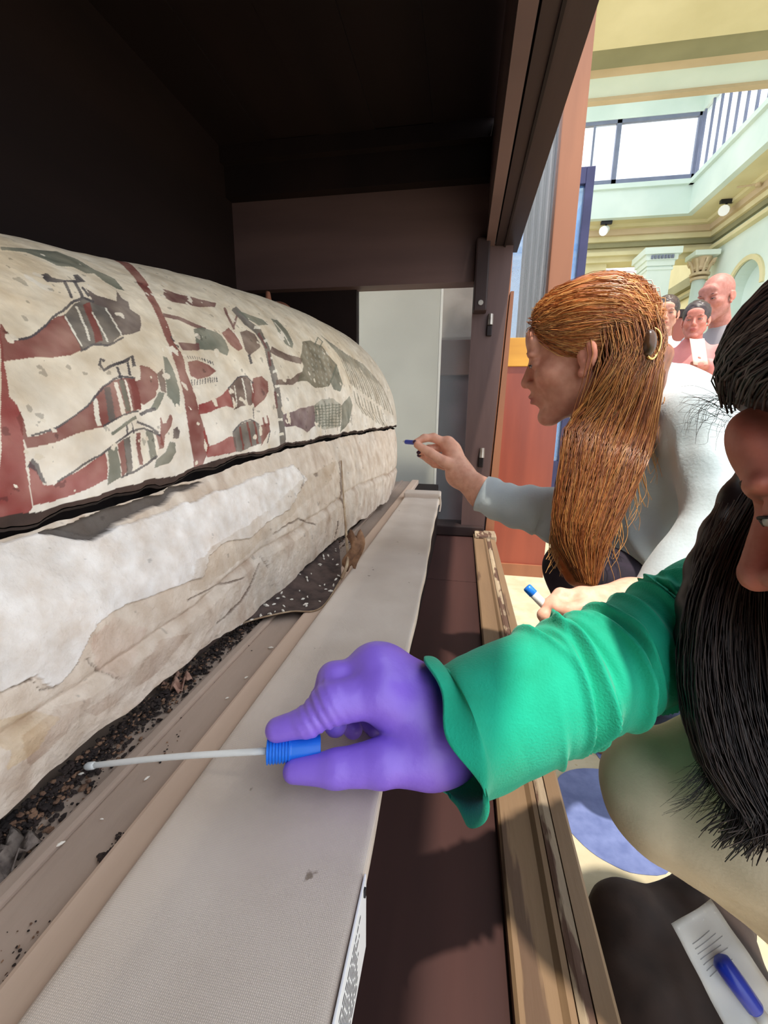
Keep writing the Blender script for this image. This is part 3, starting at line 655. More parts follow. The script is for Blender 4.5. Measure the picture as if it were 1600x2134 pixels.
('D',[(0.644,0.358),(0.68,0.409),(0.708,0.414),(0.718,0.374),(0.722,0.378),(0.71,0.42),(0.679,0.414),(0.642,0.362)]),
('R2',[(0.556,0.101),(0.585,0.109),(0.614,0.125),(0.628,0.112),(0.626,0.036),(0.589,0.049),(0.55,0.056),(0.55,0.173),(0.556,0.177)]),
('GB',[(0.621,0.14),(0.649,0.172),(0.682,0.182),(0.703,0.148),(0.7,0.052),(0.666,0.05),(0.637,0.031),(0.624,0.037)]),
('R',[(0.642,0.159),(0.642,0.04),(0.647,0.039),(0.647,0.158)]),
('R',[(0.664,0.174),(0.667,0.052),(0.673,0.052),(0.67,0.174)]),
('R',[(0.685,0.172),(0.687,0.056),(0.693,0.055),(0.691,0.172)]),
('R',[(0.703,0.148),(0.736,0.154),(0.738,0.112),(0.718,0.078),(0.7,0.044)]),
('R',[(0.716,0.187),(0.72,0.137),(0.726,0.138),(0.722,0.188)]),
('R',[(0.732,0.195),(0.733,0.142),(0.738,0.142),(0.738,0.196)]),
('D',[(0.623,0.138),(0.65,0.173),(0.677,0.184),(0.702,0.149),(0.705,0.154),(0.679,0.19),(0.648,0.179),(0.621,0.143)]),
('D',[(0.737,0.113),(0.721,0.049),(0.724,0.046),(0.74,0.111)]),
('D',[(0.695,0.246),(0.688,0.184),(0.69,0.183),(0.698,0.245)]),
('GB',[(0.799,0.864),(0.803,0.747),(0.826,0.691),(0.819,0.592),(0.804,0.486),(0.792,0.361),(0.78,0.259),(0.776,0.141),(0.774,0.005),(0.798,-0.001),(0.799,0.138),(0.804,0.26),(0.816,0.366),(0.829,0.498),(0.847,0.611),(0.857,0.727),(0.834,0.79),(0.835,0.915)]),
('W',[(0.83,0.726),(0.854,0.727),(0.865,0.75),(0.84,0.75)]),
('W',[(0.832,0.628),(0.856,0.643),(0.86,0.663),(0.835,0.647)]),
('W',[(0.817,0.513),(0.838,0.524),(0.839,0.541),(0.818,0.529)]),
('W',[(0.809,0.428),(0.831,0.438),(0.832,0.454),(0.81,0.443)]),
('W',[(0.795,0.338),(0.813,0.342),(0.814,0.358),(0.796,0.354)]),
('W',[(0.773,0.153),(0.795,0.147),(0.796,0.162),(0.775,0.168)]),
('W',[(0.771,0.069),(0.791,0.066),(0.791,0.082),(0.77,0.084)]),
('R3',[(0.831,0.692),(0.824,0.587),(0.834,0.595),(0.842,0.701)]),
('R3',[(0.824,0.568),(0.807,0.471),(0.817,0.475),(0.834,0.573)]),
('R3',[(0.784,0.32),(0.776,0.227),(0.785,0.227),(0.793,0.321)]),
('G',[(0.816,0.876),(0.86,0.845),(0.904,0.83),(0.913,0.789),(0.861,0.76),(0.831,0.802)]),
('G',[(0.96,0.862),(0.99,0.862),(0.994,0.756),(0.981,0.655),(0.957,0.615),(0.937,0.644),(0.939,0.738)]),
('W',[(0.955,0.817),(0.954,0.716),(0.95,0.634),(0.956,0.639),(0.961,0.723),(0.962,0.825)]),
('B',[(0.835,0.569),(0.894,0.521),(0.965,0.499),(0.991,0.543),(0.919,0.563),(0.861,0.61)]),
('B',[(0.803,0.354),(0.878,0.361),(0.957,0.42),(0.948,0.45),(0.878,0.395),(0.809,0.387)]),
('O',[(1.045,0.683),(1.107,0.712),(1.174,0.676),(1.182,0.6),(1.218,0.52),(1.096,0.358),(0.998,0.336),(0.958,0.385),(0.909,0.383),(0.974,0.489),(0.981,0.554)]),
('GL',[(1.046,0.651),(1.041,0.628),(1.049,0.633),(1.054,0.656)]),
('GL',[(1.031,0.605),(1.027,0.584),(1.035,0.588),(1.039,0.609)]),
('GL',[(1.019,0.562),(1.016,0.542),(1.023,0.545),(1.026,0.566)]),
('GL',[(1.008,0.521),(1.006,0.501),(1.013,0.504),(1.015,0.524)]),
('GL',[(0.998,0.481),(0.997,0.461),(1.004,0.464),(1.006,0.484)]),
('GL',[(0.991,0.442),(0.99,0.423),(0.997,0.426),(0.997,0.445)]),
('GL',[(0.984,0.404),(0.984,0.386),(0.991,0.388),(0.991,0.407)]),
('GL',[(1.069,0.646),(1.064,0.622),(1.072,0.627),(1.077,0.65)]),
('GL',[(1.054,0.599),(1.05,0.577),(1.058,0.581),(1.062,0.604)]),
('GL',[(1.041,0.556),(1.038,0.535),(1.046,0.538),(1.048,0.559)]),
('GL',[(1.03,0.514),(1.028,0.494),(1.036,0.497),(1.037,0.517)]),
('GL',[(1.021,0.473),(1.019,0.454),(1.027,0.457),(1.028,0.476)]),
('GL',[(1.013,0.434),(1.012,0.415),(1.019,0.418),(1.02,0.437)]),
('GL',[(1.006,0.396),(1.006,0.378),(1.013,0.38),(1.013,0.399)]),
('GL',[(1.092,0.639),(1.087,0.616),(1.096,0.621),(1.101,0.644)]),
('GL',[(1.077,0.593),(1.073,0.571),(1.082,0.575),(1.086,0.597)]),
('GL',[(1.064,0.549),(1.061,0.528),(1.07,0.532),(1.072,0.552)]),
('GL',[(1.053,0.507),(1.051,0.486),(1.059,0.49),(1.061,0.51)]),
('GL',[(1.044,0.466),(1.043,0.446),(1.05,0.449),(1.051,0.469)]),
('GL',[(1.036,0.426),(1.035,0.407),(1.043,0.41),(1.043,0.429)]),
('GL',[(1.029,0.388),(1.029,0.369),(1.037,0.371),(1.037,0.39)]),
('GL',[(1.117,0.633),(1.112,0.61),(1.122,0.614),(1.127,0.638)]),
('GL',[(1.101,0.586),(1.098,0.564),(1.107,0.568),(1.11,0.591)]),
('GL',[(1.088,0.542),(1.086,0.521),(1.094,0.524),(1.097,0.546)]),
('GL',[(1.077,0.499),(1.076,0.479),(1.083,0.482),(1.085,0.503)]),
('GL',[(1.068,0.458),(1.067,0.438),(1.075,0.441),(1.076,0.461)]),
('GL',[(1.06,0.418),(1.06,0.399),(1.067,0.402),(1.068,0.421)]),
('GL',[(1.053,0.379),(1.054,0.36),(1.062,0.363),(1.061,0.382)]),
('GL',[(1.143,0.627),(1.139,0.604),(1.148,0.608),(1.153,0.632)]),
('GL',[(1.127,0.579),(1.124,0.558),(1.133,0.561),(1.136,0.584)]),
('GL',[(1.114,0.535),(1.111,0.513),(1.12,0.517),(1.123,0.538)]),
('GL',[(1.102,0.492),(1.101,0.471),(1.11,0.474),(1.111,0.495)]),
('GL',[(1.093,0.45),(1.092,0.43),(1.101,0.433),(1.102,0.453)]),
('GL',[(1.085,0.41),(1.085,0.39),(1.094,0.393),(1.094,0.413)]),
('GL',[(1.079,0.371),(1.079,0.351),(1.088,0.354),(1.087,0.373)]),
('GL',[(1.171,0.622),(1.166,0.597),(1.177,0.603),(1.182,0.627)]),
('GL',[(1.155,0.573),(1.151,0.55),(1.161,0.555),(1.164,0.577)]),
('GL',[(1.141,0.527),(1.138,0.506),(1.148,0.509),(1.15,0.531)]),
('GL',[(1.129,0.484),(1.128,0.463),(1.137,0.466),(1.138,0.487)]),
('GL',[(1.12,0.442),(1.119,0.422),(1.128,0.425),(1.129,0.445)]),
('GL',[(1.112,0.401),(1.112,0.381),(1.121,0.384),(1.121,0.404)]),
('G',[(1.211,0.531),(1.205,0.374),(1.166,0.315),(1.121,0.326),(1.107,0.391)]),
('G',[(1.123,0.674),(1.187,0.758),(1.196,0.724),(1.138,0.656),(1.144,0.653),(1.208,0.729),(1.191,0.771),(1.116,0.677)]),
('P',[(0.799,0.18),(0.872,0.207),(0.965,0.227),(0.956,0.093),(0.902,0.064),(0.845,0.111),(0.798,0.115)]),
('GL',[(0.965,0.227),(1.019,0.264),(1.094,0.267),(1.154,0.216),(1.121,0.068),(1.01,0.054),(0.956,0.093)]),
('G',[(0.97,0.23),(0.956,0.083),(0.962,0.082),(0.975,0.23)]),
('G',[(0.991,0.232),(0.976,0.08),(0.981,0.079),(0.996,0.231)]),
('G',[(1.012,0.233),(0.996,0.077),(1.001,0.076),(1.018,0.233)]),
('G',[(1.034,0.235),(1.016,0.073),(1.022,0.073),(1.04,0.235)]),
('G',[(1.057,0.237),(1.037,0.07),(1.044,0.069),(1.064,0.237)]),
('G',[(1.08,0.233),(1.06,0.067),(1.066,0.066),(1.087,0.232)]),
('G',[(1.105,0.228),(1.083,0.063),(1.09,0.062),(1.111,0.228)]),
('G',[(1.13,0.224),(1.107,0.06),(1.115,0.058),(1.137,0.223)]),
('G',[(0.965,0.215),(1.149,0.219),(1.149,0.224),(0.965,0.22)]),
('G',[(0.962,0.197),(1.144,0.197),(1.145,0.203),(0.962,0.202)]),
('G',[(0.959,0.179),(1.141,0.176),(1.141,0.181),(0.959,0.184)]),
('G',[(0.956,0.161),(1.138,0.155),(1.138,0.16),(0.957,0.165)]),
('G',[(0.954,0.143),(1.134,0.134),(1.135,0.139),(0.954,0.147)]),
('G',[(0.952,0.125),(1.132,0.112),(1.132,0.118),(0.952,0.129)]),
('G',[(0.95,0.107),(1.13,0.091),(1.13,0.097),(0.95,0.111)]),
('G',[(0.948,0.089),(1.128,0.07),(1.128,0.075),(0.949,0.093)]),
('G',[(1.154,0.216),(1.238,0.284),(1.25,0.215),(1.201,0.081),(1.119,0.015)]),
('OL',[(1.229,0.796),(1.282,0.611),(1.273,0.38),(1.281,0.382),(1.291,0.616),(1.239,0.805)]),
('OL',[(1.237,0.777),(1.297,0.595),(1.293,0.365),(1.305,0.369),(1.31,0.603),(1.251,0.79)]),
('OL',[(1.246,0.759),(1.312,0.58),(1.314,0.35),(1.329,0.355),(1.329,0.59),(1.264,0.775)]),
('OL',[(1.262,0.747),(1.335,0.568),(1.341,0.337),(1.35,0.339),(1.345,0.574),(1.272,0.755)]),
('OL',[(1.273,0.73),(1.352,0.553),(1.364,0.321),(1.377,0.325),(1.366,0.56),(1.287,0.742)]),
('OL',[(1.285,0.714),(1.371,0.538),(1.389,0.306),(1.406,0.312),(1.389,0.548),(1.303,0.729)]),
('OL',[(1.304,0.704),(1.397,0.528),(1.42,0.293),(1.43,0.296),(1.407,0.534),(1.314,0.712)]),
('OL',[(1.318,0.69),(1.418,0.514),(1.447,0.277),(1.462,0.282),(1.433,0.523),(1.332,0.701)]),
('OL',[(1.333,0.675),(1.441,0.501),(1.476,0.261),(1.495,0.267),(1.461,0.513),(1.351,0.689)]),
('OL',[(1.355,0.666),(1.471,0.492),(1.51,0.246),(1.519,0.249),(1.482,0.498),(1.365,0.674)]),
('OL',[(1.372,0.653),(1.496,0.479),(1.535,0.229),(1.547,0.233),(1.509,0.487),(1.387,0.665)]),
('OL',[(1.39,0.642),(1.517,0.465),(1.562,0.212),(1.578,0.217),(1.535,0.475),(1.411,0.658)]),
('OL',[(1.417,0.637),(1.545,0.454),(1.595,0.195),(1.604,0.198),(1.555,0.46),(1.429,0.646)]),
('OL',[(1.439,0.628),(1.568,0.44),(1.625,0.176),(1.639,0.18),(1.582,0.448),(1.456,0.64)]),
('OL',[(1.462,0.619),(1.591,0.426),(1.657,0.157),(1.676,0.162),(1.61,0.436),(1.484,0.635)]),
('OL',[(1.493,0.615),(1.623,0.415),(1.698,0.139),(1.71,0.142),(1.634,0.421),(1.505,0.624)]),
('OL',[(1.515,0.606),(1.65,0.401),(1.738,0.119),(1.758,0.124),(1.666,0.409),(1.53,0.617)]),
('OL',[(1.29,0.321),(1.294,0.225),(1.352,0.139),(1.359,0.142),(1.302,0.227),(1.298,0.323)]),
('OL',[(1.317,0.305),(1.323,0.207),(1.386,0.12),(1.399,0.124),(1.336,0.211),(1.33,0.308)]),
('OL',[(1.351,0.289),(1.359,0.191),(1.427,0.101),(1.435,0.104),(1.367,0.193),(1.359,0.291)]),
('OL',[(1.381,0.272),(1.392,0.172),(1.466,0.08),(1.48,0.085),(1.406,0.176),(1.395,0.275)]),
('OL',[(1.418,0.257),(1.433,0.155),(1.51,0.06),(1.518,0.063),(1.442,0.157),(1.428,0.259)]),
('OL',[(1.453,0.24),(1.47,0.135),(1.546,0.037),(1.558,0.042),(1.486,0.139),(1.469,0.243)]),
('OL',[(1.495,0.224),(1.513,0.116),(1.589,0.016),(1.597,0.019),(1.521,0.119),(1.505,0.225)]),
('OL',[(1.527,0.205),(1.547,0.095),(1.63,-0.009),(1.644,-0.004),(1.56,0.099),(1.541,0.208)]),
('OL',[(1.565,0.187),(1.589,0.075),(1.681,-0.034),(1.691,-0.031),(1.598,0.077),(1.575,0.189)]),
]
BASE_PAINT = [
('WP',[(0.268,0.022),(0.279,0.017),(0.303,0.027),(0.325,0.027),(0.357,0.111),(0.428,0.111),(0.478,0.116),(0.543,0.116),(0.621,0.126),(0.723,0.126),(0.821,0.137),(0.866,0.283),(0.753,0.435),(0.61,0.487),(0.546,0.429),(0.501,0.466),(0.483,0.544),(0.411,0.492),(0.357,0.45),(0.327,0.476),(0.303,0.555),(0.283,0.628),(0.27,0.618),(0.259,0.529),(0.247,0.529),(0.228,0.513),(0.233,0.414),(0.242,0.314),(0.249,0.22),(0.259,0.121)]),
('DK',[(0.314,0.027),(0.343,0.022),(0.374,0.017),(0.448,0.011),(0.527,0.011),(0.543,0.032),(0.48,0.058),(0.43,0.085),(0.39,0.105),(0.355,0.126),(0.337,0.095)]),
('ST',[(0.291,0.801),(0.341,0.816),(0.367,0.774),(0.396,0.733),(0.44,0.806),(0.394,0.884),(0.345,0.884),(0.305,0.874)]),
('ST',[(0.242,0.727),(0.275,0.717),(0.301,0.764),(0.291,0.821),(0.258,0.858),(0.235,0.848)]),
('PK',[(0.318,0.524),(0.349,0.492),(0.378,0.628),(0.363,0.722),(0.329,0.806),(0.32,0.675)]),
('ST2',[(0.472,0.435),(0.549,0.403),(0.686,0.367),(0.871,0.247),(1.062,0.215),(1.002,0.372),(0.856,0.445),(0.744,0.503),(0.603,0.581),(0.534,0.602),(0.48,0.628),(0.453,0.576)]),
('CR',[(1.08,0.22),(1.055,0.456),(1.037,0.644),(1.068,0.931),(1.074,1.02),(1.087,1.02),(1.087,0.947),(1.055,0.654),(1.074,0.466),(1.099,0.226)]),
('CR',[(1.002,0.785),(0.973,1.02),(0.803,1.02),(0.647,1.02),(0.643,1.02),(0.803,1.02),(0.978,1.02),(1.013,0.795)]),
('CR',[(0.836,0.168),(0.846,0.273),(0.821,0.335),(0.831,0.346),(0.851,0.273),(0.841,0.163)]),
('CR',[(0.902,0.252),(0.907,0.283),(0.923,0.283),(0.923,0.247)]),
('CR',[(0.617,0.686),(0.562,0.853),(0.492,0.868),(0.495,0.884),(0.569,0.874),(0.621,0.701)]),
('CR',[(0.312,0.607),(0.321,0.706),(0.327,0.774),(0.329,0.774),(0.323,0.706),(0.314,0.607)]),
('CR',[(0.451,0.633),(0.498,0.654),(0.569,0.717),(0.569,0.706),(0.498,0.644),(0.451,0.623)]),
('CR',[(0.632,0.665),(0.647,0.774),(0.651,0.774),(0.639,0.67)]),
('CR',[(0.686,0.571),(0.784,0.555),(0.866,0.701),(0.866,0.686),(0.784,0.539),(0.682,0.56)]),
('CR',[(0.236,0.524),(0.258,0.544),(0.262,0.607),(0.278,0.638),(0.3,0.591),(0.3,0.586),(0.278,0.633),(0.262,0.602),(0.258,0.534),(0.236,0.518)]),
('YL',[(0.232,0.623),(0.252,0.659),(0.273,0.759),(0.247,0.816),(0.225,0.806)]),
]
def in_poly(u, v, poly):
    poly = np.asarray(poly); m = (u > poly[:, 0].min()) & (u < poly[:, 0].max()) & (v > poly[:, 1].min()) & (v < poly[:, 1].max())
    idx = np.nonzero(m)[0]; uu, vv = u[idx], v[idx]; ins = np.zeros(len(idx), bool)
    x0, y0 = poly[:, 0], poly[:, 1]; x1, y1 = np.roll(x0, -1), np.roll(y0, -1)
    for a, b, c, d in zip(x0, y0, x1, y1):
        if b == d: continue
        k = ((b > vv) != (d > vv)) & (uu < (c - a) * (vv - b) / (d - b) + a); ins ^= k
    return idx[ins]
PIG = {k: np.array(lin(c)) for k, c in dict(R=(130, 66, 58), R2=(148, 58, 54), R3=(116, 74, 70), G=(112, 114, 100), GB=(104, 96, 90), GL=(168, 164, 150),
       B=(112, 88, 78), B2=(102, 86, 82), D=(78, 72, 76), W=(238, 230, 214), O=(112, 104, 84), OL=(140, 134, 118), P=(112, 84, 88)).items()}
M_paint = mat('painted_gesso', (255, 255, 255), (222, 213, 202), 24, 0.72, 0.4, 90, attr=True, wear=((226, 214, 196), 70, 0.735), mix=(0.3, 0.75))
ys = np.unique(np.concatenate([np.linspace(CY_FOOT, .12, 30), np.exp(np.linspace(math.log(.12), math.log(1.6), 900)), np.linspace(1.6, CY_END - .03, 120), CY_END - .03 * np.linspace(1, 0, 24) ** 2]))
ths = np.concatenate([np.linspace(0, 1.35, 420), np.linspace(1.37, math.pi, 44)])
YY, TT = np.meshgrid(ys, ths, indexing='ij'); u, v = YY.ravel(), TT.ravel()
uw = u + .0016 * fbm(np.stack([u * 60, v * 18], -1), .6, 3, 2); vw = v + .004 * fbm(np.stack([u * 60, v * 18], -1), .6, 9, 2)
p2 = np.stack([u * 4, v * 1.4], -1)
n1 = fbm(p2, 1.2, 1); n2 = fbm(p2, 9.0, 5, 3)
low = np.clip((0.55 - v) / 0.5, 0, 1)[:, None]
col = np.array(lin((228, 213, 190))) * (1 - low) + np.array(lin((234, 226, 216))) * low
n4 = fbm(np.stack([u * 70, v * 22], -1), 1.0, 77, 3)
col = col * (1 + .09 * n1 + .06 * n2 + .05 * n4)[:, None]
yel = np.clip(n1 * 1.4 - .15, 0, 1)[:, None] * .35; col = col * (1 - yel) + np.array(lin((200, 170, 120))) * yel
# bare grey plaster towards the head end
hd = np.clip((u - 1.15) / .5, 0, 1)[:, None] * .55; col = col * (1 - hd) + np.array(lin((196, 188, 176))) * (1 + .06 * n2)[:, None] * hd
rel = np.zeros_like(u)
for c, q in LID_PAINT:
    i = in_poly(uw, vw, q); fade = 0.12 + 0.10 * np.clip(n2[i], -1, 1) + .25 * np.clip(u[i] - .9, 0, 1)
    col[i] = col[i] * fade[:, None] + PIG[c] * (1 - fade)[:, None] * (1 + .14 * n2[i])[:, None]
    if c in ('OL', 'G', 'R'): rel[i] += .0004
# flaked patches where paint is lost, dark ragged band along the rim
fl = (fbm(np.stack([u * 30, v * 9], -1), 1.3, 21, 3) > .98); col[fl] = np.array(lin((228, 216, 198))); sk = (n4 > 1.02); col[sk] = col[sk] * .6
dr = np.clip(1 - v / (np.interp(u, [.2, .5, .9, 2], [.040, .028, .014, .010]) + np.interp(u, [.2, .5, .9, 2], [.03, .02, .010, .006]) * np.abs(fbm(u[:, None] * 14, 1.0, 8, 3))), 0, 1); dr = (dr > .35)
col[dr] = np.array(lin((70, 52, 46))) * (1 + .3 * n2[dr])[:, None]
V = lid_point(YY, TT).reshape(-1, 3)
nrm = np.stack([np.cos(v), 0 * v, np.sin(v)], -1)
V += nrm * (.0016 * n1 + .0007 * n2 + rel)[:, None]
edge = np.exp(-v / .03) * (.004 * fbm(u[:, None] * 22, 1.0, 4, 4) + .002)
V[:, 2] += edge
far_th = v > math.pi - .02
lid = thing('painted_coffin', (XC, 1.0, -.09), 'painted coffin lid with red bands and rows of striped mummiform figures', 'coffin lid')
obj('painted_shell', V, grid_faces(len(ys), len(ths)), M_paint, lid, True, np.clip(col, 0, 1))
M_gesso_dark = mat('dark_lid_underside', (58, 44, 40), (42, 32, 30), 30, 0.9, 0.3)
rimv = []
for y in ys[::4]:
    a = lid_point(np.array(y), np.array(0.0)); e = float(coffin_end(y)); z = a[2] + .004 * float(fbm(np.array([[y]]) * 22, 1.0, 4, 4)[0])
    rimv += [(a[0], y, z + .001), (a[0] - .003, y, z - .002), (a[0] - .055 * e, y, z + .004)]
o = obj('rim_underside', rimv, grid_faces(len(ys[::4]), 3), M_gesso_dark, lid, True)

# ---- trough
PB = {k: np.array(lin(c)) for k, c in dict(WP=(236, 229, 224), DK=(84, 76, 72), ST=(158, 124, 102), PK=(206, 176, 160), ST2=(192, 172, 150), CR=(104, 84, 72), YL=(206, 178, 138)).items()}
yb = np.unique(np.concatenate([np.linspace(CY_FOOT, .1, 24), np.exp(np.linspace(math.log(.1), math.log(1.6), 480)), np.linspace(1.6, CY_END - .03, 90), CY_END - .03 * np.linspace(1, 0, 20) ** 2]))
tb = np.linspace(0, 1, 190)
YY, TT = np.meshgrid(yb, tb, indexing='ij'); u, v = YY.ravel(), TT.ravel()
q2 = np.stack([u * 5, v * 1.2], -1); n1 = fbm(q2, 1.0, 31); n2 = fbm(q2, 8.0, 35, 4); n3 = fbm(np.stack([u * 26, v * 3], -1), 1.0, 37, 4)
uw = u + .006 * n2; vw = v + .012 * n2
col = np.array(lin((222, 209, 196))) * (1 + .14 * n1 + .11 * n3 + .06 * n2)[:, None]
t2 = np.clip(n1 * .9 + .1, 0, 1)[:, None] * .4; col = col * (1 - t2) + np.array(lin((192, 172, 152))) * t2
br = np.clip(n3 * 1.6 - .55, 0, 1)[:, None] * .5; col = col * (1 - br) + np.array(lin((164, 138, 118))) * br
dsp = .0026 * n1 + .0015 * n3 + .0007 * n2
for c, q in BASE_PAINT:
    i = in_poly(uw, vw, q); k = dict(WP=1.0, DK=.95, CR=.8).get(c, .55); kk = k * (1 if c in ('WP', 'DK') else np.clip(.8 + .5 * n3[i], .2, 1)[:, None])
    col[i] = col[i] * (1 - kk) + PB[c] * kk * (1 + .07 * n2[i] + .05 * n3[i])[:, None]
    if c == 'WP': dsp[i] += .0028
    if c == 'DK': dsp[i] -= .006
    if c == 'CR': dsp[i] -= .0022
# long crease where the side folds outwards to the lower flange
cre = .62 + .05 * np.sin(u * 4) + .03 * n1; g = v - cre
dsp += np.where(g > 0, .006 * np.clip(g / .06, 0, 1), 0) - .003 * np.exp(-(g / .02) ** 2)
k = (np.exp(-(g / .018) ** 2) * .45 * np.clip(.6 + n3, 0, 1))[:, None]; col = col * (1 - k) + np.array(lin((150, 122, 100))) * k
sp = (fbm(np.stack([u * 90, v * 24], -1), 1.0, 51, 2) > 1.15); col[sp] *= .7
V = base_point(YY, TT).reshape(-1, 3); V[:, 0] += dsp * coffin_end(u) * 1.0
ragged = .008 * fbm(u[:, None] * 7, 1.0, 61, 3) + .0012 * fbm(u[:, None] * 60, 1.0, 67, 3)
V[:, 2] += np.clip((v - .85) / .15, 0, 1) ** 2 * ragged
V[:, 2] += np.clip(1 - v / .05, 0, 1) * (.003 * fbm(u[:, None] * 20, 1.0, 71, 4) - .002)
M_trough = mat('worn_plaster', (255, 255, 255), (226, 217, 208), 40, 0.85, 0.7, 120, attr=True, mix=(0.3, 0.75))
tro = thing('coffin_trough', (XC, 1.0, -.33), 'worn cream plastered coffin trough with cracked side under the painted lid', 'coffin')
obj('plastered_side', V, grid_faces(len(yb), len(tb)), M_trough, tro, True, np.clip(col, 0, 1))
# lower edge thickness, dark interior behind it and far side
ed = []
for i, y in enumerate(yb[::3]):
    a = V.reshape(len(yb), len(tb), 3)[i * 3, -1]
    ed += [a, a + np.array([-.006, 0, -.002]), a + np.array([-.02, 0, .012])]
obj('torn_lower_edge', ed, grid_faces(len(yb[::3]), 3), mat('torn_edge', (196, 176, 152), (120, 98, 82), 60, 0.9, 0.3), tro, True)
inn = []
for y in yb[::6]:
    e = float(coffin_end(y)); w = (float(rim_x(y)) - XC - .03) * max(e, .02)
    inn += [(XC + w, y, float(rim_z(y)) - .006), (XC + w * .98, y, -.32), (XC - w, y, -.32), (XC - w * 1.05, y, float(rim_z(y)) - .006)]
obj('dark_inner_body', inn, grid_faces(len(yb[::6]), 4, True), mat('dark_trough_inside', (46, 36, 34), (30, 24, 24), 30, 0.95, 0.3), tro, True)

# ---- torn linen flap hanging off the trough with the hollow behind it
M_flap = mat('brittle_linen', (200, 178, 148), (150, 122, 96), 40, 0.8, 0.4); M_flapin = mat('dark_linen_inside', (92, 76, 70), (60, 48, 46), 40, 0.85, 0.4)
M_seed = mat('pale_insect_case', (240, 232, 220), None, 10, 0.5)
def sheet(name, rows, m, parent, thick=.0012):
    rows = np.array(rows); nu, nv = rows.shape[:2]; o = obj(name, rows.reshape(-1, 3), grid_faces(nu, nv), m, parent, True)
    md = o.modifiers.new('thickness', 'SOLIDIFY'); md.thickness = thick; md.offset = 0; return o
A = np.array([on(2, *p, -.308) for p in [(395, 1372), (470, 1300), (560, 1235), (640, 1175), (705, 1120)]])
B = np.array([on(2, *p, -.322) for p in [(430, 1345), (505, 1300), (600, 1276), (668, 1268), (712, 1205)]])
a, b_ = spline(A, 30), spline(B, 30)
rows = []
for i in range(30):
    r = []
    for t in np.linspace(0, 1, 10):
        p = a[i] * (1 - t) + b_[i] * t; p = p + np.array([0, 0, -.006 * math.sin(math.pi * t)]); r.append(p + np.array([.0006, 0, .0012]) * math.sin(i * 1.7 + t * 5))
    rows.append(r)
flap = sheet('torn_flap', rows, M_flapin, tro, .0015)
MB().tube(b_ + np.array([0, 0, .0008]), .0013, 6).build('flap_edge', M_flap, flap)
C = np.array([P(*p) for p in [(711, 960, .99), (716, 1040, .95), (722, 1120, .905), (724, 1170, .875), (712, 1205, .865)]])
c_ = spline(C, 16); MB().tube(c_, np.linspace(.0015, .0035, 16), 6).build('linen_strip', M_flap, tro)
D = [[P(722 + 18 * s + 10 * math.sin(t * 5), 1110 + 75 * t + 8 * math.cos(s * 6 + t * 3), .885 - .012 * math.sin(t * 3.1 + s)) for s in np.linspace(0, 1.6, 8)] for t in np.linspace(0, 1, 10)]
sheet('curled_scrap', D, mat('brown_scrap', (158, 118, 88), (112, 80, 60), 60, 0.7, 0.4), tro)
sb = MB()
for k in range(46):
    i, t = rng.integers(6, 29), rng.uniform(.1, .95); p = a[i] * (1 - t) + b_[i] * t + np.array([0, 0, .002 - .006 * math.sin(math.pi * t)])
    d = rng.normal(size=3); d[2] *= .3; d /= np.linalg.norm(d); z_ = rng.uniform(.6, 1.7); sb.tube([p - d * .003 * z_, p, p + d * .003 * z_], [.0006 * z_, .0016 * z_, .0006 * z_], 5)
tag(sb.build('insect_cases', M_seed, tro), None, kind='stuff')
# crumbled dark debris in the gap under the trough and over the tray
M_debris = mat('dark_debris', (62, 50, 46), (36, 30, 30), 60, 0.95, 0.5); M_debris2 = mat('brown_debris', (150, 116, 92), (100, 74, 60), 60, 0.9, 0.4)
dbm = MB(); db2 = MB()
ico = [(0, 0, 1), (.89, 0, .45), (.28, .85, .45), (-.72, .53, .45), (-.72, -.53, .45), (.28, -.85, .45), (.72, .53, -.45), (-.28, .85, -.45), (-.89, 0, -.45), (-.28, -.85, -.45), (.72, -.53, -.45), (0, 0, -1)]
icf = [(0, 1, 2), (0, 2, 3), (0, 3, 4), (0, 4, 5), (0, 5, 1), (1, 6, 2), (2, 7, 3), (3, 8, 4), (4, 9, 5), (5, 10, 1), (6, 7, 2), (7, 8, 3), (8, 9, 4), (9, 10, 5), (10, 6, 1), (11, 7, 6), (11, 8, 7), (11, 9, 8), (11, 10, 9), (11, 6, 10)]
def crumb(mb, p, r):
    s = r * rng.uniform(.5, 1.3, 3); s[2] *= .6; mb.add([np.array(q) * s * rng.uniform(.75, 1.2) + p for q in ico], icf)
for k in range(5200):
    y = math.exp(rng.uniform(math.log(.1), math.log(1.15))); x = float(base_bot_x(y)) - .014 + rng.exponential(.0095)
    crumb(dbm if rng.random() < .8 else db2, np.array([x, y, ZT - .003 + rng.uniform(0, .014) * math.exp(-(x - base_bot_x(y) + .012) / .015)]), rng.uniform(.0008, .0034))
for k in range(700):
    y = math.exp(rng.uniform(math.log(.1), math.log(.9))); x = rng.uniform(-.298, -.25)
    if fbm(np.array([[x * 3, y]]), 9, 91, 2)[0] < .25: continue
    crumb(dbm if rng.random() < .7 else db2, np.array([x, y, ZT]), rng.uniform(.0004, .0014))
for (px, py) in [(225, 1785), (238, 1770), (248, 1760), (215, 1790), (250, 1745)]:
    q = on(2, px, py, ZT)
    for k in range(16): crumb(dbm, q + np.append(rng.normal(0, .0022, 2), .001), rng.uniform(.0008, .0018))
tag(dbm.build('dark_debris', M_debris), 'dark crumbled debris along the foot of the coffin trough', 'debris', kind='stuff')
tag(db2.build('brown_debris', M_debris2), 'brown flakes of wood and linen scattered under the coffin edge', 'debris', kind='stuff')
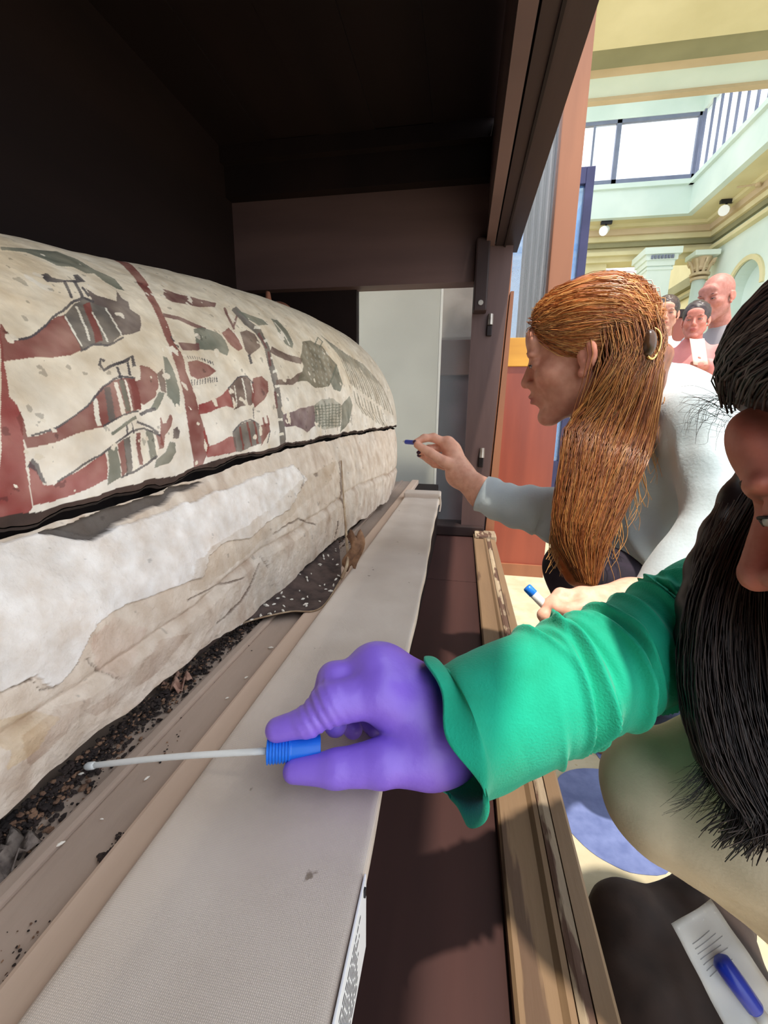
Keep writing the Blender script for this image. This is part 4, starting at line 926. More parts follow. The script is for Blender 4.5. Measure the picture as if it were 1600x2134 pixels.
# larger curled flakes of linen under the edge
for n_, (px, py, sz, lab) in enumerate([(385, 1432, .020, 'crumpled pinkish linen scrap under the trough edge behind the swab stick'), (40, 1800, .022, 'curled grey bark-like scrap beside the trough edge near the left border')]):
    q = on(2, px, py, ZT); rows = []
    for i in range(9):
        rows.append([q + np.array([(i / 8 - .5) * sz * 1.2 - .01, (j / 8 - .5) * sz * 1.6, .006 + .006 * math.sin(i * 1.3 + j * .9) + .004 * math.sin(j * 2.1)]) for j in range(9)])
    tag(sheet('linen_scrap', rows, (mat('pink_scrap', (196, 156, 136), (150, 112, 96), 80, 0.85, 0.4), mat('grey_scrap', (128, 116, 108), (84, 74, 70), 90, 0.9, 0.5))[n_], None), lab, 'scrap')
# pale grains lying on the tray
gv, gf = tube_geo(np.array([(-.004, 0, 0), (-.002, 0, .0003), (.001, 0, .0004), (.004, 0, 0)]), [.0006, .0016, .0017, .0006], 6)
first = None
for (px, py, a, s, lb_) in [(564, 1350, .3, 1.0, 'pale insect case on the tray farthest back, just under the torn flap'), (513, 1412, 1.0, .7, 'second farthest pale grain on the tray channel, below the flap'), (473, 1455, .9, .6, 'small pale grain on the tray level with the crumpled linen scrap'), (430, 1541, -.2, 1.0, 'long pale insect case just above the white swab stick'), (306, 1622, 1.2, .7, 'pale grain on the tray just below the white swab stick'), (170, 1613, .4, .8, 'pale grain beside the tip of the white swab stick'), (126, 1759, 1.0, .8, 'pale grain on the tray nearest the camera, at lower left'), (212, 1707, 0.2, .4, 'tiniest pale speck on the tray between stick and nearest grain')]:
    q = on(2, px, py, ZT + .001)
    g = obj('pale_grain', gv, gf, M_seed, None, True) if first is None else first.copy()
    if first is None: first = g
    else: COL.objects.link(g)
    g.location = q; g.rotation_euler = (0, 0, a); g.scale = (s, s, s)
    tag(g, lb_, 'grain', 'pale grains on the tray')
# dim shape of a second coffin behind the first
M_dim = mat('dim_brown_wood', (186, 120, 92), (140, 90, 70), 12, 0.7, 0.2)
c2 = thing('second_coffin', (-0.98, 2.2, ZT), 'dim brown wooden coffin standing upright in the dark corner behind the painted coffin', 'coffin')
body('face_mask', [el((-.93, 2.19, .44), (.09, .10, .11), k=.03), rc((-.95, 2.12, .50), (-.95, 2.11, .57), .02, .012, .02), el((-.86, 2.24, .40), (.11, .09, .09), k=.04), rc((-1.05, 2.22, .45), (-1.06, 2.22, .55), .03, .02, .02)], .008, M_dim, c2)
MB().box(-1.12, -.90, 2.08, 2.32, ZT - .004, .36, .03).build('body', M_dim, c2)
# ================================================================== people
def col_attr(c): return np.array(lin(c))
M_skin = mat('skin', (255, 255, 255), (238, 226, 222), 60, 0.5, 0.08, 300, attr=True, spec=0.35, sss=0.12)
def head_prims(nose=1.0, neck=True):
    p = [el((0, -.018, .036), (.073, .092, .086), k=.03), el((0, .028, -.030), (.060, .064, .082), k=.03),
         rc((.046, .004, -.055), (.016, .070, -.103), .024, .018, .02), rc((-.046, .004, -.055), (-.016, .070, -.103), .024, .018, .02),
         el((0, .082, -.103), (.018, .015, .015), k=.015), el((.040, .058, -.022), (.024, .024, .020), k=.02), el((-.040, .058, -.022), (.024, .024, .020), k=.02),
         el((0, .078, .045), (.050, .018, .030), k=.02), el((.028, .084, .021), (.024, .010, .008), k=.012), el((-.028, .084, .021), (.024, .010, .008), k=.012),
         el((.032, .108, .004), (.019, .022, .011), k=.012, op=-1), el((-.032, .108, .004), (.019, .022, .011), k=.012, op=-1),
         el((.032, .079, .003), (.014, .012, .0115), k=.003), el((-.032, .079, .003), (.014, .012, .0115), k=.003),
         rc((0, .086, .014), (0, .106 * nose, -.024), .0075, .0105, .008), el((0, .108 * nose, -.029), (.010, .010, .009), k=.006),
         el((.0125, .098, -.033), (.0065, .010, .0075), k=.005), el((-.0125, .098, -.033), (.0065, .010, .0075), k=.005),
         el((.006, .103, -.0405), (.0035, .005, .003), k=.002, op=-1), el((-.006, .103, -.0405), (.0035, .005, .003), k=.002, op=-1),
         el((0, .089, -.058), (.024, .014, .022), k=.014), el((0, .1015, -.0565), (.020, .0070, .0052), k=.004), el((0, .0995, -.0680), (.017, .0075, .0060), k=.004),
         rc((.019, .1065, -.0622), (-.019, .1065, -.0622), .0010, .0010, .003, op=-1), el((0, .1045, -.082), (.02, .008, .006), k=.008, op=-1)]
    for s in (1, -1):
        Re = basis((-s * .35, .92, .1), (0, -.15, 1))
        p += [el((s * .079, -.010, -.006), (.007, .018, .028), Re, k=.006), el((s * .088, -.006, -.003), (.006, .010, .017), Re, k=.004, op=-1), el((s * .076, .002, -.036), (.006, .008, .009), k=.005)]
    if neck: p += [rc((0, -.028, -.045), (0, -.045, -.175), .050, .056, .03)]
    return p
def skin_color(base, R, t, s=1.0, lips=(176, 92, 90), blush=(222, 140, 120)):
    b = col_attr(base)
    def f(V):
        L = ((V - t) @ R) / s; c = np.tile(b, (len(V), 1)) * (1 + .05 * fbm(V, 60, 5, 3))[:, None]
        m = np.exp(-((L[:, 0] / .021) ** 2 + ((L[:, 2] + .0625) / .0095) ** 2) ** 2) * (L[:, 1] > .085); c = c * (1 - m[:, None]) + col_attr(lips) * m[:, None]
        k = .45 * np.exp(-(((np.abs(L[:, 0]) - .045) / .02) ** 2 + ((L[:, 1] - .06) / .03) ** 2 + ((L[:, 2] + .03) / .02) ** 2)) + .3 * np.exp(-((L[:, 1] - .11) / .02) ** 2 - ((L[:, 2] + .03) / .015) ** 2 - (L[:, 0] / .02) ** 2) + .5 * (np.abs(L[:, 0]) > .074) * (L[:, 1] < .03) * (L[:, 2] > -.05)
        k = np.clip(k, 0, .7)[:, None]; c = c * (1 - k) + col_attr(blush) * k
        return np.clip(c, 0, 1)
    return f
def face_details(R, t, s, parent, iris=(70, 50, 40), brow=(96, 60, 40), sides=(1, -1), closed=.35):
    T = lambda p: R @ (np.array(p) * s) + t
    for sd in sides:
        # eye slit: white, iris and dark lash line over the lid
        ey = [T((sd * (.032 + .0115 * math.sin(a)), .0905 - .004 * math.sin(a) ** 2, .001 - .0015 * math.cos(a * 2))) for a in np.linspace(-1.2, 1.2, 9)]
        MB().tube(ey, np.array([.0004, .0016, .0022, .0026, .0028, .0026, .0022, .0016, .0004]) * s, 6).build('eye', mat('eye_white', (170, 158, 156), None, 5, 0.15), parent, True)
        MB().tube([T((sd * .032, .0905, .001)), T((sd * .032, .0936, .0006))], .0029 * s, 10).build('iris', mat('iris_%d_%d_%d' % iris, iris, None, 5, 0.15), parent, True)
        la = [T((sd * (.032 + .0135 * math.sin(a)), .0935 - .006 * math.sin(a) ** 2, .0035 - .003 * math.sin(a) ** 2)) for a in np.linspace(-1.3, 1.3, 11)]
        MB().tube(la, .0011 * s, 5).build('eyelash', mat('lash_dark', (36, 26, 28), None, 5, 0.6), parent, True)
        br = [T((sd * x, .0925 - .35 * (x - .03) ** 2 * 12 - max(0, x - .035) * .5, z)) for x, z in ((.013, .020), (.022, .0235), (.032, .026), (.042, .025), (.050, .021))]
        MB().tube(spline(br, 12), np.linspace(.0034, .0012, 12) * s, 5).build('eyebrow', mat('brow_%d_%d_%d' % brow, brow, None, 80, 0.7), parent, True)
def hand_geo(wrist, palm, fingers, rw=.027, k=.012):
    """wrist point, list of knuckles with radius, finger chains"""
    p = []
    for q, r in palm: p.append(rc(wrist, q, rw * .9, r, .02))
    for i in range(len(palm) - 1): p.append(rc(palm[i][0], palm[i + 1][0], palm[i][1], palm[i + 1][1], .015))
    for pts, rs in fingers: p += chain(pts, rs, .005)
    return p
def loft(name, ctr, rad, m, parent=None, nu=120, nv=64, fold=None, thick=.0018, flat=1.0, end=None):
    """cloth tube along ctr with radius rad and fold displacement fold(t, angle)"""
    c = spline(ctr, nu); r = np.interp(np.linspace(0, 1, nu), np.linspace(0, 1, len(rad)), rad); T, U, W = frames(c)
    t = np.linspace(0, 1, nu)[:, None]; a = np.linspace(0, 2 * np.pi, nv, endpoint=False)[None]
    R = r[:, None] + (fold(t, a) if fold is not None else 0)
    V = c[:, None] + R[..., None] * (np.cos(a)[..., None] * U[:, None] + flat * np.sin(a)[..., None] * W[:, None])
    if end is not None: V += end(t, a)[..., None] * T[:, None]
    o = obj(name, V.reshape(-1, 3), grid_faces(nu, nv, True), m, parent, True)
    if thick: md = o.modifiers.new('thickness', 'SOLIDIFY'); md.thickness = thick; md.offset = -1
    return o

# ------------------------------------------------------------------ woman with red hair, crouching behind the case corner
w1 = thing('person', P(1330, 1450, .98), 'woman with long red hair in a white sweater swabbing the coffin head end', 'person')
R1 = basis(CM.T @ np.array([-.86, .12, .46]), CM.T @ np.array([-.25, -1.05, -.2])); t1 = P(1212, 738, .83); s1 = 1.0
H1 = lambda p: R1 @ (np.array(p, float) * s1) + t1
neckb = P(1345, 880, .93)
hp = xf(head_prims(), R1, t1, s1) + [rc(H1((0, -.03, -.06)), neckb, .046, .050, .03)]
body('head', hp, .0026, M_skin, w1, color=skin_color((222, 158, 134), R1, t1, s1))
face_details(R1, t1, s1, w1, sides=(-1,), brow=(150, 96, 64))
M_sweat = mat('white_sweater', (206, 216, 220), (192, 204, 210), 8, 0.9, 0.15, 200, sheen=0.2)
def sweat_fold(V):
    q = V @ np.array([[.6, -.5, .6]]).T
    return .0085 * (np.abs(np.sin(q[:, 0] * 34 + 3.2 * fbm(V, 7, 3, 2))) ** 1.5 - .5) * np.clip(.5 + fbm(V, 5, 11, 2), 0, 1) + .006 * fbm(V, 11, 7, 2)
shN, shF = P(1462, 880, .80), P(1345, 905, 1.06)
tor = [rc(P(1415, 905, .92), P(1395, 1010, .93), .115, .125, .03), rc(P(1395, 1010, .93), P(1372, 1130, .92), .125, .095, .03), rc(P(1372, 1130, .92), P(1420, 1190, .95), .092, .10, .03),
       rc(P(1400, 850, .92), shN, .060, .066, .05), rc(P(1400, 850, .92), shF, .06, .06, .05),
       rc(shN, P(1500, 1060, .74), .066, .054, .03), rc(P(1500, 1060, .74), P(1375, 1235, .735), .052, .040, .02),
       rc(P(1372, 832, .90), P(1400, 900, .92), .070, .09, .03)]
body('sweater', tor, .0045, M_sweat, w1, mod=sweat_fold)
def slfold(t, a): return .004 * np.sin(t * 46 + 2.2 * np.sin(a + 1) + 3 * t * t) * np.clip(.3 + t, 0, 1) + .002 * np.sin(a * 3 + t * 12)
loft('sleeve', [P(1004, 1029, 1.03), P(1050, 1048, 1.01), P(1120, 1062, .99), P(1190, 1075, .98), P(1290, 1000, 1.03), shF], [.044, .047, .056, .066, .068, .066], M_sweat, w1, 110, 48, slfold)
skA = (236, 178, 152)
wr = P(958, 988, 1.06)
arm = chain([P(1040, 1042, 1.02), P(1005, 1028, 1.03), wr], [.040, .036, .027], .01)
fing = [([P(932, 925, 1.06), P(903, 912, 1.055), P(884, 913, 1.05), P(868, 921, 1.045)], [.0125, .0105, .0092, .0082]),
        ([P(942, 935, 1.075), P(915, 932, 1.08), P(893, 935, 1.075), P(876, 942, 1.07)], [.0125, .0105, .0092, .008]),
        ([P(948, 950, 1.085), P(918, 955, 1.095), P(890, 955, 1.09), P(876, 948, 1.085)], [.012, .0098, .0085, .0075]),
        ([P(950, 965, 1.09), P(925, 972, 1.10), P(905, 968, 1.10), P(892, 960, 1.095)], [.011, .0088, .0078, .007]),
        ([P(952, 975, 1.05), P(925, 962, 1.04), P(895, 943, 1.035), P(869, 927, 1.035)], [.017, .0135, .0115, .0085])]
body('reaching_hand', arm + hand_geo(wr, [(P(932, 925, 1.06), .016), (P(942, 938, 1.075), .016), (P(948, 952, 1.085), .015), (P(950, 967, 1.09), .014)], fing), .0022, M_skin, w1,
     color=lambda V: np.tile(col_attr(skA), (len(V), 1)) * (1 + .05 * fbm(V, 70, 2, 3))[:, None])
M_nail = mat('dark_plum_nail', (70, 38, 60), None, 5, 0.25)
for q, d in ((P(864, 921, 1.039), (.9, .2)), (P(872, 943, 1.062), (.9, .3)), (P(873, 949, 1.078), (.9, .3))):
    body('fingernail', [el(q, (.0055, .004, .0045), k=.001)], .0012, M_nail, w1)
wr2 = P(1312, 1246, .735)
arm = chain([P(1400, 1225, .735), wr2], [.034, .025], .01)
kn = [(P(1212, 1246, .705), .0150), (P(1210, 1262, .695), .0155), (P(1212, 1282, .690), .015), (P(1220, 1298, .690), .0135)]
fing = [([kn[0][0], P(1168, 1240, .70), P(1142, 1262, .69), P(1152, 1284, .69)], [.0135, .0112, .010, .009]),
        ([kn[1][0], P(1160, 1262, .685), P(1134, 1282, .68), P(1150, 1302, .685)], [.0135, .0115, .0102, .0092]),
        ([kn[2][0], P(1162, 1286, .68), P(1140, 1304, .678), P(1158, 1320, .685)], [.013, .011, .0098, .0088]),
        ([kn[3][0], P(1176, 1308, .682), P(1158, 1322, .68), P(1172, 1334, .685)], [.012, .0098, .0088, .008]),
        ([P(1265, 1262, .70), P(1215, 1268, .672), P(1180, 1272, .668), P(1160, 1268, .672)], [.018, .0135, .0112, .0092])]
body('holding_hand', arm + hand_geo(wr2, kn, fing, .026), .0022, M_skin, w1, color=lambda V: np.tile(col_attr((240, 184, 160)), (len(V), 1)) * (1 + .05 * fbm(V, 70, 2, 3))[:, None])
M_trous = mat('dark_plum_trousers', (46, 36, 52), (34, 28, 40), 30, 0.85, 0.1); M_jean = mat('navy_denim', (44, 54, 84), (32, 38, 62), 60, 0.85, 0.2, 400)
def tr_fold(V): return .004 * fbm(V, 14, 17, 3)
hip = P(1440, 1250, .95)
knN = P(1190, 1185, .90)
body('trousers', [rc(hip, knN, .095, .055, .03), rc(hip, P(1560, 1300, .92), .11, .10, .03), rc(knN, P(1250, 1400, 1.02), .054, .045, .02), rc(P(1250, 1400, 1.02), P(1285, 1495, 1.06), .045, .038, .02)], .006, M_trous, w1, mod=tr_fold)
body('kneeling_leg', [rc(P(1560, 1300, .92), P(1390, 1455, .88), .09, .055, .03), rc(P(1390, 1455, .88), P(1560, 1500, .84), .052, .05, .02)], .006, M_jean, w1, mod=tr_fold)
sh = thing('shoe', P(1262, 1545, 1.06), 'black shoe with a tan sole on the floor under the red-haired woman', 'shoe')
fz = FLOOR
c0 = on(2, 1245, 1560, fz); c1 = on(2, 1330, 1520, fz)
d = (c1 - c0) / np.linalg.norm(c1 - c0)
body('upper', [el(c0 + d * .05 + np.array([0, 0, .038]), (.052, .042, .03), k=.02), el(c0 + d * .13 + np.array([0, 0, .045]), (.07, .042, .038), k=.02), el(c0 + d * .18 + np.array([0, 0, .075]), (.045, .04, .045), k=.03)], .004, M_black, sh)
body('sole', [rc(c0 + d * .03 + np.array([0, 0, .012]), c0 + d * .20 + np.array([0, 0, .012]), .045, .04, .005), el(c0 + d * .1 + np.array([0, 0, -.06]), (.3, .3, .06), k=.001, op=-1), el(c0 + d * .1 + np.array([0, 0, .083]), (.3, .3, .06), k=.001, op=-1)], .0035, mat('tan_sole', (176, 130, 96), None, 20, 0.7), sh)
# --- red hair
M_rhair = mat('copper_hair', (255, 255, 255), (226, 214, 204), 120, 0.36, attr=True, spec=0.6, aniso=0.5)
RH = [col_attr(c) for c in ((206, 132, 68), (186, 108, 52), (222, 156, 88), (160, 92, 50), (232, 176, 112))]
CAPC, CAPR = np.array((0, -.022, .040)), np.array((.083, .104, .094))
hl = np.array((0, .82, -.57))
cap = xf([el(CAPC, CAPR, k=.01), el((0, .125, -.035), (.16, .098, .098), k=.012, op=-1), el((.095, .004, -.012), (.03, .030, .036), k=.008, op=-1), el((-.095, .004, -.012), (.03, .030, .036), k=.008, op=-1),
          el((0, -.075, -.03), (.062, .05, .07), k=.03)], R1, t1, s1)
body('hair_cap', cap, .003, M_rhair, w1, color=lambda V: np.tile(RH[1], (len(V), 1)) * (1 + .25 * fbm(V @ R1 * np.array([90, 12, 60]), 1, 3, 3))[:, None])
paths = []; cols = []
def onshell(p, s):
    v = (np.asarray(p, float) - CAPC) / CAPR; return CAPC + v / np.linalg.norm(v) * CAPR * s
clip_l = np.array((-.018, -.128, .000))
for k in range(2300):
    # from the parting / hairline over the side of the head to the clip at the back
    side = -1 if rng.random() < .8 else 1
    a = rng.uniform(0, 1) ** 1.4
    st = np.array((side * (.004 + .074 * math.sin(a * 1.5)), .088 - .078 * a ** 2.0, .092 - .080 * a)) + rng.normal(0, .005, 3)
    en = clip_l + rng.normal(0, 1, 3) * np.array((.016, .006, .020)); en[0] += side * .012
    lift = rng.uniform(1.0, 1.055); pts = []
    for t in np.linspace(0, 1, 6):
        q = st * (1 - t) + en * t; q[2] += .018 * math.sin(math.pi * t) * (1 - a) - .014 * math.sin(math.pi * t) * a
        pts.append(H1(onshell(q, lift * (1 + .02 * math.sin(t * 6 + k)) * (.94 if t == 0 else 1))))
    paths.append(pts); cols.append(RH[rng.integers(0, 5)] * rng.uniform(.75, 1.2))
strands('swept_hair', paths, .00075, M_rhair, w1, 12, 3, .8, cols)
# long tail falling in front of the shoulder
TC = [H1((-.03, -.100, -.015)), P(1292, 850, .815), P(1262, 930, .80), P(1240, 1010, .795), P(1215, 1090, .79), P(1208, 1150, .785), P(1218, 1215, .78)]
TWd = [.070, .086, .082, .074, .062, .048, .018]
tc = spline(TC, 30); tw = np.interp(np.linspace(0, 1, 30), np.linspace(0, 1, 7), TWd)
sidev = CM.T @ np.array([1.0, .25, .05]); sidev /= np.linalg.norm(sidev); depv = CM.T @ np.array([.2, .1, 1.0]); depv /= np.linalg.norm(depv)
core = []
for i in range(0, 27, 2):
    for q in (-.55, -.2, .2, .55):
        core.append(rc(tc[i] + sidev * tw[i] * q + depv * .015, tc[i + 2] + sidev * tw[i + 2] * q + depv * .015, .020, .018, .015))
core += [el(H1((-.015, -.080, -.045)), (.040, .036, .045), k=.03), rc(H1((-.045, -.06, -.03)), TC[1], .035, .04, .02), rc(H1((-.03, -.09, -.02)), P(1330, 850, .83), .028, .028, .02)]
body('hair_tail_core', core, .0045, M_rhair, w1, color=lambda V: np.tile(RH[3], (len(V), 1)) * (1 + .3 * fbm(np.stack([(V @ sidev) * 150, V[:, 2] * 6], -1), 1, 3, 3))[:, None])
paths = []; cols = []
for k in range(2800):
    u0 = rng.uniform(-1, 1); r = rng.uniform(0, 1)
    st = np.array((-.062 + .05 * max(0, u0), -.035 - .085 * (u0 + 1) / 2 - .012 * r, .022 - .05 * r)) + rng.normal(0, 1, 3) * np.array((.006, .012, .014))
    start = H1(onshell(st, .95 + .06 * rng.random())); st2 = st + np.array((-.004, .0, -.05)); v2 = onshell(st, 1.08); v2 = v2 + np.array((0, -.004, -.045 - .02 * r))
    pts = [start, H1(v2)]; ph = rng.uniform(0, 6.28); out = rng.uniform(-.026, .006); mxl = rng.choice([27, 29, 24, 20], p=[.4, .3, .2, .1])
    for i in np.linspace(8, mxl, 6).astype(int):
        pts.append(tc[i] + sidev * tw[i] * (u0 * .95 + .07 * math.sin(i * .45 + ph)) + depv * (out * math.sqrt(max(0, 1 - u0 * u0)) - .006) + rng.normal(0, .0012, 3))
    paths.append(pts); cols.append(RH[rng.integers(0, 4)] * rng.uniform(.38, .85))  # tail strands darkened: their shade is put into the hair colour
for k in range(130):   # fly-away hairs at the front of the tail and around the crown
    i0 = rng.integers(3, 22); u0 = rng.choice([-1, 1], p=[.75, .25]); p0 = tc[i0] + sidev * tw[i0] * u0 * .9
    pts = [p0 + sidev * u0 * .012 * math.sin(j * .9 + k) * j * .35 + CM.T @ np.array([0, .022 * j, 0]) for j in range(5)]
    paths.append(pts); cols.append(RH[4] * rng.uniform(.8, 1.1))
strands('long_hair', paths, .00085, M_rhair, w1, 16, 3, .5, cols)
# clip in the hair
hc = thing('hair_clip', P(1352, 716, .765), 'brown tortoiseshell hair clip with a gold hoop at the back of the red hair', 'hair clip')
cc = P(1356, 716, .735)
ring = [cc + CM.T @ np.array([.016 * math.cos(a), .026 * math.sin(a), .004 * math.sin(2 * a)]) for a in np.linspace(-2.1, 2.1, 20)]
MB().tube(ring, .0022, 8).build('hoop', mat('gold_metal', (214, 176, 110), None, 5, 0.25, metal=0.9), hc, True)
body('clip_body', [el(cc + CM.T @ np.array([-.006, 0, 0]), (.014, .016, .024), k=.004)], .003, mat('tortoiseshell', (86, 58, 38), (54, 34, 24), 60, 0.2), hc)
# ------------------------------------------------------------------ woman in the green top, close at the right
w2 = thing('person', (0.50, 0.40, FLOOR), 'dark-haired woman in a green top and purple glove leaning in at the right edge', 'person')
R2 = basis(CM.T @ np.array([-.766, .455, .822]), CM.T @ np.array([-.285, -.201, .353])); t2 = P(2082, 962, .244); s2 = 1.12
H2 = lambda p: R2 @ (np.array(p, float) * s2) + t2
hp = xf(head_prims(nose=1.03, neck=False), R2, t2, s2) + [rc(H2((0, -.03, -.06)), np.array((.47, .36, -.02)), .05, .06, .03)]
body('head', hp, .0024, M_skin, w2, color=skin_color((190, 116, 100), R2, t2, s2, blush=(206, 116, 108)))
face_details(R2, t2, s2, w2, brow=(44, 30, 28))
M_dhair = mat('dark_brown_hair', (255, 255, 255), (220, 214, 214), 120, 0.38, attr=True, spec=0.5, aniso=0.5)
DH = [col_attr(c) for c in ((54, 38, 36), (44, 31, 31), (70, 52, 48), (96, 84, 80), (38, 28, 30))]
C2, C2R = np.array((0, -.026, .046)), np.array((.090, .118, .108))
body('hair_cap', xf([el(C2, C2R, k=.01), el((0, .135, -.024), (.17, .096, .128), k=.012, op=-1)], R2, t2, s2), .004, M_dhair, w2, color=lambda V: np.tile(DH[0], (len(V), 1)) * (1 + .3 * fbm(V @ R2 * np.array([90, 12, 60]), 1, 3, 3))[:, None])
paths = []; cols = []
def shell2(p, s):
    v = (np.asarray(p, float) - C2) / C2R; return C2 + v / np.linalg.norm(v) * C2R * s
for k in range(1700):
    side = -1 if rng.random() < .8 else 1; a = rng.uniform(0, 1)
    st = np.array((side * (.004 + .08 * a), .083 - .035 * a ** 2, .106 - .045 * a)) + rng.normal(0, .006, 3)
    en = np.array((side * (.085), -.06 - .03 * rng.random(), .02 - .06 * a)) + rng.normal(0, .012, 3)
    lift = rng.uniform(1.0, 1.06); paths.append([H2(shell2(st * (1 - t) + en * t + np.array((0, 0, .03 * math.sin(math.pi * t))), lift * (1 + .015 * math.sin(5 * t + k)) * (.96 if t == 0 else 1.03))) for t in np.linspace(0, 1, 6)])
    cols.append(DH[rng.integers(0, 5)] * rng.uniform(.8, 1.5))
baby = []
for k in range(40):   # curly baby hairs at the temple
    st = H2(shell2((rng.uniform(-.04, .04), .085, .085), 1.0)); d = CM.T @ np.array([-1.0, rng.uniform(-.2, .8), rng.uniform(-.2, .2)])
    baby.append([st + d * .008 * j + CM.T @ np.array([.006 * math.sin(j * 1.3 + k), .006 * math.cos(j * 1.1 + k), 0]) for j in range(5)])
strands('loose_temple_hair', baby, .00018, M_dhair, w2, 12, 3, .5, [DH[3]] * len(baby))
strands('top_hair', paths, .0008, M_dhair, w2, 12, 3, .7, cols)
# curtain of hair on the far side of the face
HC = [P(1640, 960, .40), P(1575, 1080, .385), P(1530, 1200, .375), P(1520, 1330, .365), P(1535, 1460, .355), P(1570, 1580, .345), P(1610, 1680, .335)]
HW = [.030, .034, .040, .046, .048, .046, .034]
hcv = spline(HC, 30); hw = np.interp(np.linspace(0, 1, 30), np.linspace(0, 1, 7), HW)
sv = CM.T @ np.array([1.0, -.15, .1]); sv /= np.linalg.norm(sv); dv = CM.T @ np.array([0, 0, 1.0])
core = []
for i in range(0, 27, 3):
    for q in (-.45, .1, .7, 1.3): core.append(rc(hcv[i] + sv * hw[i] * q + dv * .012, hcv[i + 3 if i < 27 else 29] + sv * hw[min(i + 3, 29)] * q + dv * .012, .016, .015, .012))
body('hair_fall_core', core, .004, M_dhair, w2, color=lambda V: np.tile(DH[1], (len(V), 1)) * (1 + .3 * fbm(np.stack([(V @ sv) * 200, V[:, 2] * 8], -1), 1, 3, 3))[:, None])
paths = []; cols = []
for k in range(1500):
    u0 = rng.uniform(-1, 1.5); ph = rng.uniform(0, 6.28); o_ = rng.uniform(-.016, .006); mxl = rng.choice([29, 28, 25, 22], p=[.45, .3, .15, .1])
    pts = [hcv[i] + sv * hw[i] * (u0 * .95 + .06 * math.sin(i * .4 + ph)) + dv * o_ + rng.normal(0, .0008, 3) for i in np.linspace(0, mxl, 8).astype(int)]
    if mxl >= 28: pts.append(pts[-1] + CM.T @ np.array([rng.uniform(-.022, .006), rng.uniform(.008, .03), 0]))
    paths.append(pts); cols.append(DH[rng.integers(0, 5)] * rng.uniform(.6, 1.1))
strands('long_hair', paths, .00075, M_dhair, w2, 16, 3, .45, cols); paths = []; cols = []
for k in range(110):   # wispy ends sweeping left over the knee
    s0 = P(rng.uniform(1480, 1560), rng.uniform(1500, 1600), .35); b_ = rng.uniform(.5, 1.3)
    paths.append([s0, s0 + CM.T @ np.array([-.006 * b_, .016, 0]), s0 + CM.T @ np.array([-.018 * b_, .030, -.002]), s0 + CM.T @ np.array([-.034 * b_, .040 * rng.uniform(.8, 1.2), -.002])]); cols.append(DH[1])
for k in range(90):   # loose hairs over the sleeve
    s0 = P(rng.uniform(1490, 1540), rng.uniform(1040, 1180), .37); b_ = rng.uniform(.4, 1.2)
    paths.append([s0, s0 + CM.T @ np.array([-.012 * b_, .022, 0]), s0 + CM.T @ np.array([-.022 * b_, .055, 0]), s0 + CM.T @ np.array([-.020 * b_, .095, 0])]); cols.append(DH[3])
strands('hair_wisps', paths, .00032, M_dhair, w2, 14, 3, .3, cols)
G_ = 0.90
def PG(x, y, d): return P(x, y, d * (G_ + .11 * min(1, max(0, (x - 1150) / 250))))
# green sleeve and body of the top
M_green = mat('green_knit', (8, 172, 138), (4, 156, 122), 20, 0.85, 0.25, 500, sheen=0.15)
SC = [PG(918, 1532, .425), PG(965, 1520, .43), PG(1030, 1488, .435), PG(1110, 1450, .44), PG(1200, 1413, .44), PG(1300, 1372, .435), PG(1400, 1325, .425), PG(1500, 1270, .42), PG(1640, 1210, .43)]
SR = [G_ * q for q in (.071, .066, .062, .062, .060, .058, .060, .062, .066)]
def gfold(t, a):
    w = np.clip((t - .36) / .14, 0, 1) * np.clip((1.0 - t) / .2, 0, 1); m = 0
    for t0, w0, h, a0, sp, tilt in GF:
        c = t0 + tilt * np.sin(a - a0); d = (t - c) / w0
        m = m + h * np.exp(-np.abs(d) ** 1.5) * np.exp(-((np.angle(np.exp(1j * (a - a0)))) / sp) ** 2) - .5 * h * np.exp(-(d - 1.7) ** 2) * np.exp(-((np.angle(np.exp(1j * (a - a0)))) / sp) ** 2)
    return m + .005 * np.clip(1 - t / .22, 0, 1) * np.sin(3 * a + t * 22 + .8) + .0035 * np.sin(2 * a + t * 17 + 1) * np.clip(1 - t / .5, 0, 1) + .0012 * np.sin(5 * a + t * 31) * w
GF = []
for k in range(17):
    GF.append((.40 + .034 * k + rng.uniform(-.01, .01), rng.uniform(.006, .012), rng.uniform(.006, .0125), rng.uniform(0, 6.28), rng.uniform(.8, 1.7), rng.uniform(-.05, .05)))
    GF.append((.42 + .032 * k + rng.uniform(-.01, .01), rng.uniform(.005, .009), rng.uniform(.004, .008), rng.uniform(0, 6.28), rng.uniform(.5, 1.2), rng.uniform(-.07, .07)))
slv = loft('sleeve', SC, SR, M_green, w2, 260, 120, gfold, .0022, end=lambda t, a: np.exp(-t / .03) * (.008 * np.sin(a * 2 + .6) + .005 * np.sin(a * 5 + 1.7)))
body('torso', [rc((.47, .48, -.14), (.52, .30, -.05), .10, .11, .05), rc((.52, .32, -.08), (.60, .22, -.45), .13, .14, .05), rc(PG(1640, 1210, .43), (.44, .47, -.13), .059, .08, .03)], .008, M_green, w2)
